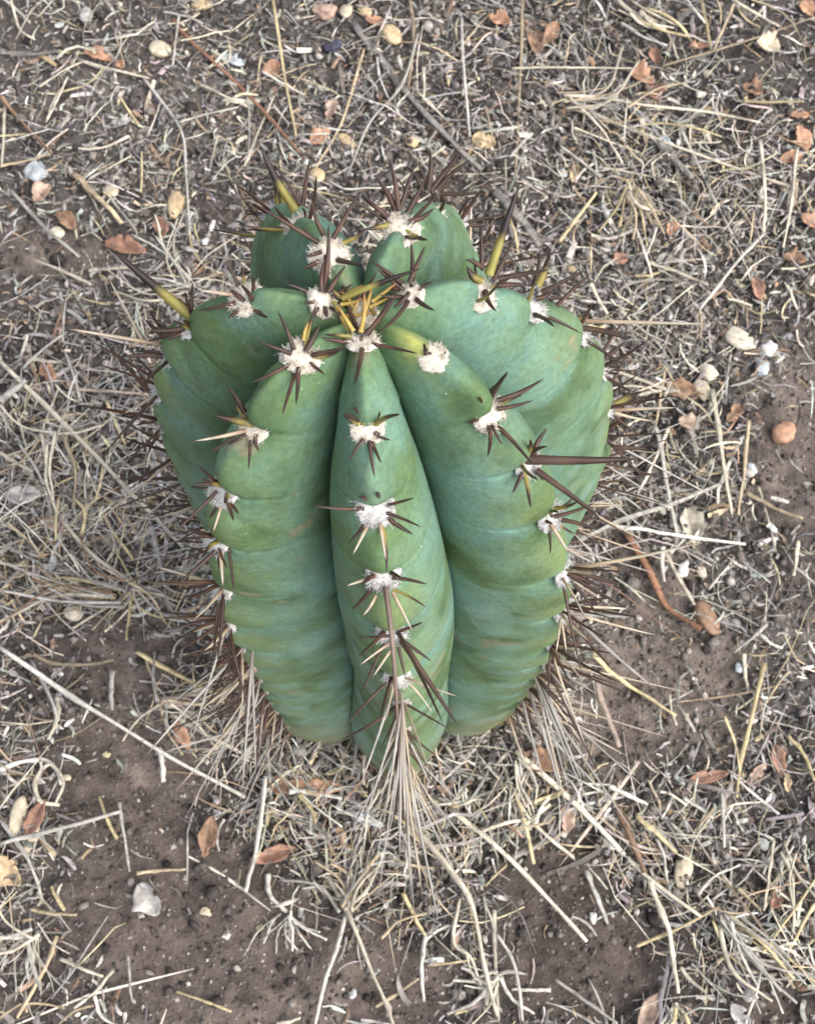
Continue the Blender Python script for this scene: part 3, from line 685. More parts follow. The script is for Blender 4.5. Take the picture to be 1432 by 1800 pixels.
apexp = to_world(0, 0, .004)
cidx = 0
for n_ in ORDER:
    th = RIBTH[n_]
    for i, s in enumerate(AREO[n_]):
        s_ = np.array([s]); g0 = np.array([0.0]); k = ORDER.index(n_) * 1.7
        P = rib_point(n_, s_, g0, k)[0][0]
        Pa = rib_point(n_, s_ - .012, g0, k)[0][0]; Pb = rib_point(n_, s_ + .012, g0, k)[0][0]
        Pl = rib_point(n_, s_, g0 + .05, k)[0][0]; Pr_ = rib_point(n_, s_, g0 - .05, k)[0][0]
        nr, nz = prof_n(s_); N = np.array([math.sin(th) * nr[0], -math.cos(th) * nr[0], nz[0]])
        T = Pb - Pa; T -= N * (T @ N); T /= np.linalg.norm(T); B = np.cross(N, T)
        N2 = N * .9 - T * (.30 if i < 2 else .48); N2 /= np.linalg.norm(N2)
        if i >= 2: P = P + N * .0022
        u, v = project(P)
        age = 'new' if i < 2 else ('mid' if i < 6 else 'old')
        rad = {'new': .0116, 'mid': .0114, 'old': .0074}[age] / 2 * rng.uniform(.9, 1.12) * (.8 if i == 0 and n_ in 'CFG' else 1.0) * 1.12
        if i >= 8: rad *= .8
        am = frame(P + N2 * rad * .12, N2, T) @ Matrix.Rotation(rng.uniform(-.3, .3), 4, 'Z')
        ao = add('areole', WOOL[age][(cidx + i) % len(WOOL[age])], parent=cactus, M=am @ Matrix.Scale(rad, 4))
        amw = am @ Matrix.Scale(rad, 4)
        cidx += 1
        traced = TRD.get((n_, i), [])
        for t_ in traced: trace_spine(ao, amw, P, N2, t_)
        # the remaining spines of the cushion
        facing = max(0.0, float((CAM - P) @ N) / np.linalg.norm(CAM - P))
        front = n_ in 'ABG' or (n_ in 'FC' and i < 8) or (n_ in 'DE' and i < 4)
        tot = (10 if i < 5 else (13 if n_ in 'BG' and i < 12 else 8)) if n_ in 'ABG' or i < 3 else 7
        nrand = (max(0, tot - len(traced)) if len(traced) < 6 else 3) if i < 7 else tot
        if n_ == 'G' and i == 0: nrand = 2
        for j in range(nrand):
            a = (j + rng.uniform(-.3, .3)) / max(1, nrand) * 2 * math.pi
            el = rng.uniform(.25, .75)
            if i >= 1 and math.cos(a) < -.3: el = rng.uniform(.85, 1.25)
            d = (T * math.cos(a) + B * math.sin(a)) * math.cos(el) + N2 * math.sin(el)
            if i < 4: kind, L, rr = rng.choice(['dark', 'brown', 'dark', 'olive']), rng.uniform(.009, .018), .00085
            elif i < 7:
                kind, L, rr = rng.choice(['brown', 'redbrown', 'pale', 'dark']), rng.uniform(.018, .036), .0008
                d = d + N * .2 + np.array([0, 0, -.2])
            else:
                kind, L, rr = rng.choice(['grey', 'brown', 'redbrown', 'pale', 'dark', 'redbrown']), rng.uniform(.016, .042), .0007
                d = d + N * .75 + np.array([0, 0, -.42])
            if n_ == 'G' and i == 0: L *= .25
            put_spine(ao, amw, P + (T * math.cos(a) + B * math.sin(a)) * rad * .55 + N2 * .0016, d, L * rng.lognormal(0, .25), rr * 1.02 * rng.uniform(.8, 1.25), str(kind), (50 if front else 5) + facing * 30 + L * 600 - i * 3)
        if i in (5, 6, 7, 8, 9, 10, 11, 12, 13):            # long grey needles hanging from the old cushions
            for j in range(2 if i > 6 else 1):
                a = rng.uniform(-1.1, 1.1)
                d = N * rng.uniform(.45, 1.1) + B * math.sin(a) * .6 + np.array([0, 0, -rng.uniform(.3, 1.0)])
                put_spine(ao, amw, P - N2 * .001, d, rng.uniform(.03, .115), rng.uniform(.0005, .0008), 'grey' if rng.uniform() < .7 else 'pale', (40 if front else 4) + facing * 20 - i)
        # small upper wool spine at the very centre
# crown of young spines round the growing tip
crown = add('areole', WOOL['new'][1], parent=cactus, M=Matrix.Translation(apexp + np.array([.001, 0, .0005])) @ Matrix.Scale(.0055, 4))
crown['label'] = 'woolly growing tip with young yellow spines'
crm = Matrix.Translation(apexp + np.array([.001, 0, .0005])) @ Matrix.Scale(.0055, 4)
for bp, tp, w, kd in [((592, 522), (735, 462), 15, 'central'), ((640, 560), (655, 500), 11, 'yellow'), ((620, 545), (600, 505), 10, 'yellow'), ((650, 545), (690, 520), 9, 'yellow'), ((600, 540), (640, 530), 10, 'yellow'),
                      ((610, 560), (660, 545), 9, 'yellow'), ((600, 528), (575, 500), 8, 'olive'), ((655, 535), (700, 495), 9, 'yellow'), ((625, 535), (650, 495), 8, 'brown'), ((640, 525), (665, 480), 8, 'brown'), ((595, 515), (640, 500), 9, 'yellow'),
                      ((615, 575), (628, 520), 9, 'yellow'), ((660, 560), (640, 520), 8, 'olive'), ((585, 545), (612, 590), 9, 'yellow')]:
    trace_spine(crown, crm, apexp, np.array([0, -.1, 1.0]), ('', 0, bp, tp, w, kd))

SPLIST.sort(key=lambda q: -q[0])
def spine_matrix(base, d, L, rad):
    q = Vector(d).to_track_quat('Z', 'Y').to_matrix().to_4x4()
    return Matrix.Translation(base) @ q @ Matrix.Rotation(float(rng.uniform(0, 6.28)), 4, 'Z') @ Matrix.Diagonal((rad, rad, L, 1))
for (imp, ao, am, base, d, L, rad, kind, var) in SPLIST[:300]:
    add('spine', SPM[kind][var], parent=ao, M=am.inverted() @ spine_matrix(base, d, L, rad))
VV, FF, CC, nv = [], [], [], 0
cache = {}
for (imp, ao, am, base, d, L, rad, kind, var) in SPLIST[300:]:
    me = SPM[kind][var]
    if me not in cache:
        v_ = np.zeros(len(me.vertices) * 3); me.vertices.foreach_get('co', v_)
        f_ = np.array([p_.vertices[:] for p_ in me.polygons])
        c_ = np.zeros(len(me.vertices) * 4); me.color_attributes['Col'].data.foreach_get('color', c_)
        cache[me] = (v_.reshape(-1, 3), f_, c_.reshape(-1, 4)[:, :3])
    v_, f_, c_ = cache[me]
    Mx = np.array(spine_matrix(base, d, L, rad))
    VV.append(v_ @ Mx[:3, :3].T + Mx[:3, 3]); FF.append(f_ + nv); CC.append(c_); nv += len(v_)
add('old_spines', mesh('old_spines', np.concatenate(VV), np.concatenate(FF), np.concatenate(CC), True, M_SPINE), parent=cactus, kind='stuff')
print('spines', len(SPLIST), 'areoles', cidx)
# ------------------------------------------------------------------ straw, twigs, leaves, seeds and stones one can point at
ST = [
 # top left
 ([(305, 35), (325, 62), (420, 150), (528, 268)], 10, 'rust', 'long reddish brown stalk slanting down to the back left of the cactus'),
 ([(350, 148), (395, 168), (440, 190)], 8, 'pale', 'short bright straw lying beside the long reddish stalk'),
 ([(250, 135), (285, 180), (320, 232), (327, 300), (335, 425)], 8, 'grey', 'long bent grey stem above the left rib, curving downwards'),
 ([(145, 107), (200, 122), (262, 137)], 8, 'pale', 'pale straw with its end on the largest orange leaf at upper left'),
 ([(70, 152), (110, 125), (145, 108)], 7, 'pale', 'pale straw rising to the left of the big orange leaf'),
 ([(480, 0), (495, 100), (520, 240)], 8, 'yellow', 'yellowish stem running down from the top edge, left of centre'),
 ([(640, 85), (600, 215), (555, 295)], 7, 'tan', 'tan stem slanting above the gap between the two back ribs'),
 ([(735, 60), (705, 150), (650, 215), (610, 310)], 8, 'grey', 'greyish stem slanting down to the deep gap between the back ribs'),
 ([(0, 168), (40, 215), (92, 270)], 10, 'brown', 'dark brown stalk at the left edge, above the bluish pebble'),
 ([(20, 335), (80, 400), (140, 452)], 9, 'grey', 'pale grey stem just below the bluish pebble at left'),
 ([(315, 215), (365, 200), (420, 188)], 5, 'white', 'thin whitish straw crossing the left of the long reddish stalk'),
 ([(155, 315), (195, 293), (232, 273)], 6, 'pale', 'thin pale straw right of the bluish pebble'),
 ([(0, 292), (45, 283), (92, 270)], 7, 'tan', 'tan straw touching the left edge above the bluish pebble'),
 ([(0, 92), (50, 95), (105, 90)], 11, 'wood', 'grey twig at the left edge near the top corner'),
 ([(460, 125), (495, 145), (535, 167)], 7, 'white', 'whitish straw crossing the yellowish stem near the top'),
 ([(430, 292), (455, 230), (482, 168)], 6, 'pale', 'thin pale straw crossing the reddish stalk near its lower end'),
 ([(180, 330), (235, 400), (240, 415)], 6, 'grey', 'grey straw beside the flat orange-brown stick at left'),
 ([(20, 0), (35, 50), (62, 70)], 7, 'pale', 'pale straw in the top left corner'),
 # top right
 ([(990, 168), (1060, 172), (1130, 185), (1240, 196), (1335, 215)], 9, 'pale', 'longest pale straw lying nearly level at upper right'),
 ([(1035, 197), (1140, 240), (1320, 305), (1400, 332)], 10, 'pale', 'long pale straw sloping to the right edge at upper right'),
 ([(1190, 213), (1240, 320), (1287, 412)], 8, 'white', 'whitish stem sloping steeply below the two long level straws'),
 ([(1335, 245), (1343, 330), (1342, 408)], 9, 'pale', 'upright pale stem near the right edge, forking at its lower end'),
 ([(1342, 410), (1300, 455), (1228, 545)], 9, 'white', 'whitish stem running down left from the foot of the upright one'),
 ([(918, 0), (915, 100), (905, 310)], 8, 'tan', 'tall tan stem standing above the back right rib from the top edge'),
 ([(811, 30), (815, 130), (826, 240)], 8, 'grey', 'upright grey stem left of the tall tan one'),
 ([(1305, 178), (1360, 179), (1412, 178)], 9, 'yellow', 'short level yellow straw by the right edge near the top'),
 ([(1232, 0), (1240, 40), (1248, 87)], 9, 'yellow', 'short yellow straw hanging from the top edge at right'),
 ([(1292, 0), (1275, 40), (1254, 87)], 7, 'tan', 'tan straw meeting the short yellow one at the top right'),
 ([(1290, 0), (1330, 25), (1368, 46)], 10, 'pale', 'pale straw at the top edge near the right corner'),
 ([(1165, 115), (1300, 75), (1432, 30)], 6, 'tan', 'thin tan stem climbing to the right edge near the top corner'),
 ([(990, 48), (1025, 90), (1035, 165)], 8, 'grey', 'bent grey stem just left of the long level straw'),
 ([(983, 424), (1012, 385), (1047, 338)], 9, 'yellow', 'yellow straw behind the right rib, tilted upwards'),
 ([(720, 0), (727, 60), (718, 150)], 9, 'tan', 'tan stem hanging from the top edge at the centre'),
 ([(722, 236), (750, 255), (782, 292)], 13, 'white', 'broad whitish strip lying behind the back right rib'),
 ([(1100, 190), (1150, 158), (1200, 145)], 6, 'tan', 'thin tan straw above the long level straws'),
 ([(900, 120), (960, 118), (1110, 120)], 6, 'pale', 'thin level pale straw touching the reddish leaf pair'),
 ([(1085, 0), (1130, 35), (1172, 58)], 14, 'pale', 'broad pale straw blade at the top edge, right of centre'),
 ([(1400, 260), (1390, 360), (1375, 435)], 8, 'pale', 'upright pale straw close to the right edge beside orange leaves'),
 # right
 ([(1140, 460), (1190, 478), (1243, 500)], 10, 'pale', 'short thick pale straw right of the cactus, below the yellow one'),
 ([(1250, 685), (1268, 790), (1285, 905)], 11, 'pale', 'long pale double stem running down from the tan seed pod at right'),
 ([(1315, 738), (1308, 820), (1297, 905)], 9, 'tan', 'straight tan stem right of the long double stem'),
 ([(1152, 750), (1165, 810), (1190, 945)], 10, 'white', 'whitish stem running down to the pale forked twig at right'),
 ([(1168, 648), (1160, 700), (1152, 748)], 7, 'tan', 'thin tan stem above the whitish one right of the cactus'),
 ([(1175, 752), (1150, 810), (1120, 868)], 8, 'pale', 'pale straw leaning across the whitish stem at right'),
 ([(1038, 498), (1050, 525), (1068, 552)], 8, 'pale', 'short pale straw close to the right rib'),
 ([(1086, 535), (1098, 552), (1114, 574)], 9, 'pale', 'stubby pale straw right of the right rib near its top'),
 ([(1020, 528), (1090, 530), (1155, 497)], 8, 'grey', 'grey stem bending upward right of the cactus'),
 ([(1168, 970), (1195, 1018), (1221, 1063)], 9, 'pale', 'pale stalk ending at the brown pod on the right'),
 ([(1165, 960), (1163, 990), (1168, 1022)], 10, 'white', 'very short white stalk beside the pod stalk'),
 ([(1342, 1165), (1325, 1240), (1302, 1340), (1293, 1402)], 11, 'yellow', 'long yellow straw standing out on the dark soil at lower right'),
 ([(1307, 1148), (1309, 1185), (1314, 1218)], 9, 'pale', 'short pale straw above the long yellow one'),
 ([(1348, 1096), (1320, 1122), (1288, 1147)], 8, 'grey', 'greyish straw leaning left beside the pod on the right'),
 ([(1402, 950), (1399, 980), (1394, 1012)], 9, 'pale', 'short upright pale straw near the right edge at mid height'),
 ([(1279, 995), (1262, 1015), (1244, 1036)], 6, 'white', 'thin white straw tilted right of the pod stalk'),
 ([(1040, 1150), (1090, 1195), (1187, 1258)], 11, 'yellow', 'yellow straw sloping down from the lower right of the cactus'),
 ([(1048, 1200), (1065, 1255), (1088, 1314)], 14, 'pink', 'thick pinkish straw piece below the yellow straw'),
 ([(1310, 865), (1360, 893), (1410, 912)], 10, 'tan', 'bent tan stem by the right edge'),
 ([(1355, 875), (1385, 882)], 11, 'white', 'stubby white straw at the right edge above the bent tan stem'),
 ([(1335, 1115), (1352, 1130), (1375, 1140)], 9, 'white', 'short white straw right of the greyish leaning one'),
 ([(1385, 1180), (1365, 1205), (1345, 1235)], 7, 'tan', 'thin tan straw right of the upper end of the long yellow straw'),
 # lower right
 ([(905, 1320), (1030, 1430), (1130, 1535), (1232, 1612)], 11, 'pale', 'longest pale straw at lower right, sloping from the cactus foot'),
 ([(1140, 1545), (1175, 1640), (1190, 1745)], 12, 'pale', 'pale stem dropping from the middle of the longest straw'),
 ([(1118, 1432), (1150, 1462), (1190, 1500)], 11, 'yellow', 'short yellow straw above the pale husk at lower right'),
 ([(1200, 1402), (1225, 1418), (1254, 1438)], 9, 'white', 'short white straw on dark soil at lower right'),
 ([(1254, 1422), (1238, 1440), (1220, 1462)], 7, 'tan', 'tiny tan straw crossing the short white one'),
 ([(1070, 1382), (1105, 1398), (1138, 1414)], 10, 'white', 'whitish straw ending right of the grey needles'),
 ([(790, 1421), (900, 1515), (1032, 1655)], 11, 'pale', 'straight pale straw sloping away below the cactus foot'),
 ([(1118, 1663), (1190, 1632), (1264, 1594)], 7, 'yellow', 'thin yellow straw crossing the dropping pale stem'),
 ([(1383, 1292), (1412, 1325), (1432, 1372)], 9, 'yellow', 'yellow straw curving off the right edge at lower right'),
 ([(1432, 1588), (1410, 1625), (1390, 1665)], 8, 'yellow', 'yellow straw by the right edge, near the bottom'),
 ([(975, 1722), (1030, 1760), (1085, 1800)], 8, 'grey', 'grey straw leaving the bottom edge right of centre'),
 ([(1085, 1420), (1108, 1470), (1130, 1535)], 15, 'brown', 'flat brown blade beside the longest lower right straw'),
 ([(1268, 1392), (1270, 1440), (1272, 1490)], 9, 'grey', 'upright grey straw right of the short white one'),
 ([(1030, 1530), (1050, 1580), (1068, 1625)], 11, 'grey', 'grey blade below the longest lower right straw'),
 ([(1195, 1700), (1215, 1725), (1240, 1745)], 9, 'pale', 'pale straw between the dropping stem and the sheaf at lower right'),
 ([(1225, 1575), (1255, 1540), (1300, 1520)], 7, 'white', 'whitish straw above the sheaf at lower right'),
 ([(1375, 1510), (1360, 1560), (1340, 1600)], 8, 'pale', 'pale straw beside the small red leaf at lower right'),
 # bottom centre
 ([(715, 1440), (790, 1530), (828, 1592), (850, 1700), (872, 1782)], 12, 'pale', 'thick pale stalk bending down towards the bottom centre'),
 ([(575, 1540), (612, 1610), (652, 1705), (692, 1800)], 9, 'pale', 'pale stem running to the bottom edge left of centre'),
 ([(608, 1605), (590, 1670), (575, 1715), (553, 1800)], 9, 'white', 'white stem forking off left to the bottom edge'),
 ([(707, 1570), (730, 1615), (747, 1645)], 9, 'yellow', 'yellow stub below the grey needles'),
 ([(748, 1645), (740, 1700), (744, 1760)], 9, 'white', 'white stem hanging from the yellow stub'),
 ([(808, 1580), (795, 1655), (828, 1685), (848, 1745)], 9, 'pale', 'wavy pale stem left of the thick bending stalk'),
 ([(868, 1600), (870, 1690), (876, 1795)], 8, 'pale', 'upright pale stem at the bottom, right of the thick bending stalk'),
 ([(872, 1640), (905, 1700), (918, 1795)], 8, 'grey', 'grey stem curving to the bottom edge near the centre'),
 ([(845, 1462), (885, 1448), (925, 1440)], 8, 'pale', 'short level pale straw under the front right rib'),
 ([(510, 1390), (555, 1393), (602, 1402)], 13, 'white', 'thick white stick on the brown leaf under the cactus'),
 ([(525, 1395), (542, 1415), (556, 1445)], 11, 'yellow', 'short golden blade under the thick white stick'),
 ([(670, 1650), (700, 1620), (750, 1605)], 6, 'tan', 'thin tan straw under the grey needles'),
 ([(752, 1697), (790, 1693), (838, 1685)], 6, 'yellow', 'thin yellow level straw right of the hanging white stem'),
 ([(660, 1770), (700, 1745), (735, 1720)], 7, 'tan', 'tan straw left of the hanging white stem near the bottom'),
 # lower left
 ([(0, 1138), (130, 1225), (300, 1330), (432, 1402)], 11, 'white', 'longest white straw sloping from the left edge to the cactus foot'),
 ([(240, 1145), (310, 1185), (430, 1242)], 11, 'yellow', 'yellowish straw reaching the left foot of the cactus'),
 ([(300, 1255), (370, 1295), (452, 1337)], 10, 'pale', 'pale straw between two longer ones at the left foot'),
 ([(0, 1483), (100, 1458), (212, 1427)], 9, 'white', 'straight white straw lying level at lower left'),
 ([(210, 1410), (218, 1465), (228, 1532)], 7, 'grey', 'grey straw hanging from the end of the level white straw'),
 ([(0, 1440), (50, 1510), (77, 1587)], 8, 'white', 'curved white stem crossing the level straw at the left edge'),
 ([(467, 1365), (448, 1500), (431, 1566)], 10, 'white', 'upright white straw below the left foot of the cactus'),
 ([(105, 1685), (150, 1705), (182, 1716)], 7, 'pale', 'short pale straw on bare soil near the bottom left'),
 ([(200, 1705), (165, 1745), (130, 1772)], 8, 'pale', 'pale straw crossing bare soil at the bottom left'),
 ([(167, 1750), (178, 1785), (212, 1805)], 8, 'white', 'short curved white straw at the bottom edge on the left'),
 ([(100, 1645), (80, 1700), (30, 1790)], 9, 'tan', 'tan stem running to the bottom left corner'),
 ([(225, 1680), (228, 1720), (232, 1760)], 6, 'grey', 'thin upright grey straw on bare soil at lower left'),
 ([(240, 1535), (290, 1530), (328, 1528)], 7, 'tan', 'short tan level straw on bare soil at lower left'),
 ([(60, 1150), (90, 1165), (150, 1168), (200, 1160)], 8, 'tan', 'tan root lying just above the longest white straw'),
 ([(55, 1160), (95, 1240), (100, 1290)], 9, 'grey', 'grey stem bending below the longest white straw near the left edge'),
 ([(197, 1180), (196, 1215), (196, 1248)], 11, 'white', 'small upright white blade above the longest white straw'),
 ([(280, 1315), (285, 1345), (288, 1375)], 13, 'white', 'small upright white blade below the longest white straw'),
 ([(100, 1225), (102, 1260), (85, 1300)], 9, 'pale', 'pale curled blade under the longest white straw'),
 # left
 ([(0, 635), (130, 760), (230, 865), (322, 962)], 11, 'pale', 'longest pale stem left of the cactus, sloping down from the left edge'),
 ([(50, 828), (150, 965), (245, 1030), (312, 1067)], 12, 'pale', 'thick pale stem running below the longest one at left'),
 ([(0, 795), (28, 812), (58, 830)], 10, 'pale', 'short pale stem at the left edge leading to the thick one'),
 ([(188, 705), (204, 745), (222, 782)], 8, 'yellow', 'short yellow-green straw left of the cactus'),
 ([(40, 648), (75, 615), (118, 583)], 8, 'white', 'white straw rising right above the left edge stem'),
 ([(0, 706), (20, 690), (46, 668)], 18, 'white', 'broad white blade at the left edge'),
 ([(60, 632), (85, 635), (108, 636)], 9, 'pale', 'stubby level pale straw near the orange flake at left'),
 ([(130, 685), (200, 688), (282, 696)], 8, 'pink', 'pinkish stem pointing at the left rib'),
 ([(75, 0), (55, 20), (28, 70)], 6, 'pale', 'thin pale straw leaning beside the top left corner straw'),
 ([(160, 500), (120, 480), (60, 455)], 8, 'pale', 'pale straw below the red-brown leaf at left'),
 ([(155, 475), (190, 472), (228, 470)], 10, 'pale', 'thick short pale straw under the red-brown leaf'),
 ([(75, 860), (100, 770), (128, 690)], 6, 'pale', 'thin pale straw crossing the longest left stem'),
 ([(180, 870), (215, 900), (255, 960)], 7, 'tan', 'tan straw between the two thick left stems'),
 ([(265, 925), (280, 980), (292, 1030)], 11, 'grey', 'grey blade by the left foot of the cactus'),
 ([(145, 940), (150, 900), (125, 870)], 9, 'yellow', 'golden bent blade below the longest left stem'),
]
for i_, (pts, w, c, lb) in enumerate(ST):
    straw(pts, w, c, lb, lift=.008 + .006 * ((i_ * 37) % 10) / 10)
TW = [
 ([(620, 40), (700, 145), (790, 245), (845, 300)], 19, 'wood', 'long dark weathered wood strip behind the cactus, sloping to the back right rib'),
 ([(870, 335), (915, 385), (950, 432)], 24, 'wood', 'dark grey wood piece behind the right rib'),
 ([(130, 306), (170, 345), (216, 392)], 16, 'tan', 'flat orange-brown stick left of the cactus, above the red leaf'),
 ([(1056, 358), (1068, 382), (1081, 408)], 16, 'pwood', 'light grey wood chip right of the right rib tip'),
 ([(1158, 250), (1185, 280), (1216, 312)], 24, 'wood', 'dark stick with pale end under the long sloping straw'),
 ([(1098, 935), (1135, 995), (1170, 1065), (1232, 1108)], 17, 'rust', 'bent reddish brown twig on bare soil right of the cactus'),
 ([(1020, 948), (1090, 915), (1180, 886), (1267, 850)], 10, 'white', 'pale thorny twig rising to the right from the cactus side'),
 ([(1072, 926), (1130, 930), (1180, 940), (1310, 957)], 10, 'white', 'pale thorny twig lying level on the right, crossing a whitish stem'),
 ([(1040, 852), (1120, 872), (1178, 892)], 8, 'white', 'pale thin twig joining the rising thorny twig'),
 ([(130, 760), (80, 830), (0, 870)], 9, 'dark', 'thin dark twig under the longest stem at left'),
 ([(30, 1175), (70, 1230), (88, 1265)], 14, 'dark', 'dark short twig beside bare soil at lower left'),
 ([(955, 160), (970, 195), (970, 225)], 15, 'wood', 'dark bluish wood sliver above the right rib'),
 ([(1310, 870), (1270, 858), (1190, 820)], 9, 'wood', 'grey twig between pale stems at right'),
]
for pts, w, c, lb in TW:
    straw(pts, w, c, lb, name='twig', cat='twig', mat=M_WOOD, lift=.016 if c == 'white' else .008, flat=.6, jit=.35)

LV = [  # u, v, length, width, angle, colour, label
 (172, 97, 56, 36, 25, 'orange', 'largest orange leaf at upper left, under a pale straw'), (212, 113, 20, 18, 60, 'orange', 'tiny orange leaf right of the big upper left one'),
 (480, 122, 42, 34, 80, 'orange', 'orange leaf under the yellowish stem near the top'), (563, 238, 46, 32, -35, 'orange', 'orange leaf above the gap between back ribs'),
 (583, 190, 40, 26, -70, 'pinkish', 'pinkish leaf above the orange one behind the cactus'), (75, 340, 44, 34, -60, 'pinkish', 'pinkish leaf right below the bluish pebble'),
 (120, 388, 44, 30, 50, 'brown', 'brown leaf between the pinkish leaf and the flat stick'), (283, 400, 42, 30, 75, 'red', 'reddish leaf above the left rib, right of the flat stick'),
 (221, 435, 74, 38, 10, 'red', 'largest red-brown leaf at left, touched by the long black spine tip'), (660, 38, 40, 22, 15, 'orange', 'orange-brown leaf near the top, left of the dark wood strip'),
 (878, 35, 42, 34, 20, 'orange', 'orange leaf at the top beside the brown dried flower'), (1150, 98, 38, 26, 80, 'red', 'small red leaf above the reddish leaf pair'),
 (1128, 135, 50, 40, 30, 'orange', 'upper leaf of the reddish pair at upper right'), (1150, 162, 46, 44, 70, 'red', 'lower leaf of the reddish pair at upper right'),
 (1228, 80, 42, 18, -10, 'red', 'narrow red leaf below the short yellow straw at top right'), (1348, 80, 46, 42, 15, 'beige', 'round beige leaf at upper right'),
 (1403, 202, 40, 20, 5, 'orange', 'thin orange leaf by the right edge, topmost of three'), (1410, 243, 56, 34, 85, 'orange', 'middle orange leaf of three by the right edge'),
 (1390, 278, 42, 26, -10, 'orange', 'lowest orange leaf of three by the right edge'), (1322, 157, 40, 36, 30, 'brown', 'brown leaf left of the level yellow straw'),
 (1330, 507, 46, 26, 85, 'red', 'red leaf standing out on dark soil at right'), (1417, 14, 36, 32, 60, 'orange', 'orange leaf in the top right corner'),
 (1008, 305, 34, 18, 100, 'tan', 'small tan leaf right of the little bluish pebble'), (850, 248, 46, 40, 20, 'tan', 'tan leaf behind the back right rib'),
 (1180, 400, 36, 22, -65, 'orange', 'small orange leaf below the whitish steep stem'), (1088, 456, 34, 26, -20, 'red', 'small red leaf right of the right rib near its tip'),
 (1424, 390, 40, 30, 40, 'orange', 'orange leaf cut by the right edge'), (1395, 455, 40, 28, 15, 'brown', 'brown leaf at the right edge below the orange ones'),
 (1197, 685, 60, 36, 25, 'brown', 'brown oval leaf touching the tan seed pod at right'), (1207, 745, 34, 30, 20, 'pinkish', 'pinkish leaf below the brown oval leaf at right'),
 (1290, 725, 46, 26, -50, 'brown', 'brown leaf right of the double stem'), (1215, 925, 66, 42, 80, 'cream', 'cream folded leaf behind the level thorny twig'),
 (1245, 1365, 62, 22, -10, 'red', 'narrow reddish leaf left of the long yellow straw'), (1368, 1338, 52, 26, 80, 'red', 'upright red leaf right of the long yellow straw'),
 (1328, 1360, 44, 20, -45, 'pinkish', 'pinkish folded leaf at the foot of the long yellow straw'), (1365, 1577, 36, 22, -60, 'red', 'small red leaf near the sheaf at lower right'),
 (1140, 1782, 66, 30, -60, 'pinkish', 'pinkish leaf at the bottom edge right of centre'), (1383, 1375, 30, 14, 90, 'tan', 'small tan husk beside the upright red leaf'),
 (62, 1440, 64, 28, -70, 'red', 'reddish leaf at the left edge between two beige husks'), (15, 1530, 56, 40, 50, 'tan', 'curled tan leaf at the left edge near the bottom'),
 (480, 1502, 70, 30, -15, 'red', 'red-brown leaf below the cactus, right of the upright white straw'), (366, 1470, 62, 30, 100, 'brown', 'upright brown leaf below the left foot'),
 (262, 1580, 54, 42, 60, 'grey', 'greyish flat leaf on bare soil at lower left'), (85, 655, 38, 30, 40, 'orange', 'small orange flake left of the cactus by the longest stem'),
 (127, 678, 18, 14, 0, 'pinkish', 'tiny pinkish flake right of the orange one'), (40, 870, 60, 36, -5, 'grey', 'greyish leaf under the thick stem at left'),
 (553, 1382, 96, 24, 5, 'orange', 'long orange-brown shred under the front rib'), (642, 1440, 60, 15, 20, 'bluish', 'bluish white narrow leaf left of the grey needles'),
 (208, 217, 50, 20, -15, 'grey', 'narrow grey leaf left of the long bent stem'), (410, 106, 46, 24, 20, 'bluish', 'bluish grey flake beside the reddish stalk'),
 (320, 1292, 50, 24, 60, 'orange', 'orange shred at the left foot of the cactus'), (1300, 1790, 46, 24, 60, 'grey', 'grey leaf at the bottom edge at right'),
 (940, 75, 60, 34, 80, 'brown', 'left half of the brown dried flower at the top'), (968, 58, 50, 30, -60, 'brown', 'right half of the brown dried flower at the top'),
 (1170, 255, 36, 24, 60, 'bluish', 'bluish flake on the dark stick at upper right'), (490, 1380, 40, 26, 30, 'brown', 'brown leaf left of the long orange shred'),
 (950, 1340, 60, 40, 20, 'brown', 'brown leaf in the shade under the front right rib'), (995, 1440, 40, 26, 90, 'pinkish', 'pinkish leaf under the grey needles at right'),
]
for u, v, L, Wd, an, c, lb in LV:
    lay('leaf', 'dry_leaf', 'leaf', u, v, L, Wd, an, c, lb, curl=.28)
SD = [
 (283, 87, 42, 32, 15, 'beige', 'round beige seed right of the largest orange leaf'), (355, 8, 38, 22, 10, 'tan', 'tan seed at the top edge'), (309, 360, 64, 32, 95, 'tan', 'long tan seed pod above the left rib'),
 (195, 336, 30, 26, 20, 'beige', 'beige seed above the flat stick'), (557, 310, 32, 28, 0, 'tan', 'tan seed touching the back left rib spines'), (612, 250, 44, 20, 40, 'tan', 'narrow tan seed behind the gap of the back ribs'),
 (608, 20, 44, 24, 95, 'beige', 'upright beige seed at the top edge'), (690, 62, 46, 32, 60, 'tan', 'tan husk beside the dark wood strip'), (1237, 690, 56, 26, 65, 'beige', 'pale seed pod right of the brown oval leaf'),
 (1300, 597, 58, 34, 30, 'cream', 'cream seed husk with pointed tip at right'), (1378, 760, 46, 36, -45, 'orange', 'round orange-tan seed near the right edge'), (1245, 655, 34, 26, 20, 'cream', 'cream seed above the pale pod'),
 (1242, 1086, 62, 36, 62, 'brown', 'brown oval pod at the end of a pale stalk'), (1232, 1005, 26, 15, 75, 'cream', 'small cream seed left of the thin white straw'), (1200, 1530, 56, 26, 100, 'beige', 'pale upright husk at lower right'),
 (32, 1438, 64, 26, 100, 'beige', 'beige husk at the left edge, left of the reddish leaf'), (55, 1475, 50, 16, -65, 'beige', 'narrow beige husk right of the reddish leaf'), (130, 1078, 34, 26, 20, 'cream', 'cream seed head on bare soil at left'),
 (100, 409, 30, 24, 10, 'cream', 'cream seed left of the red-brown leaf'), (640, 20, 30, 20, 30, 'tan', 'little tan seed between top edge and wood strip'), (725, 250, 24, 22, 0, 'tan', 'little tan seed behind the back right rib'),
]
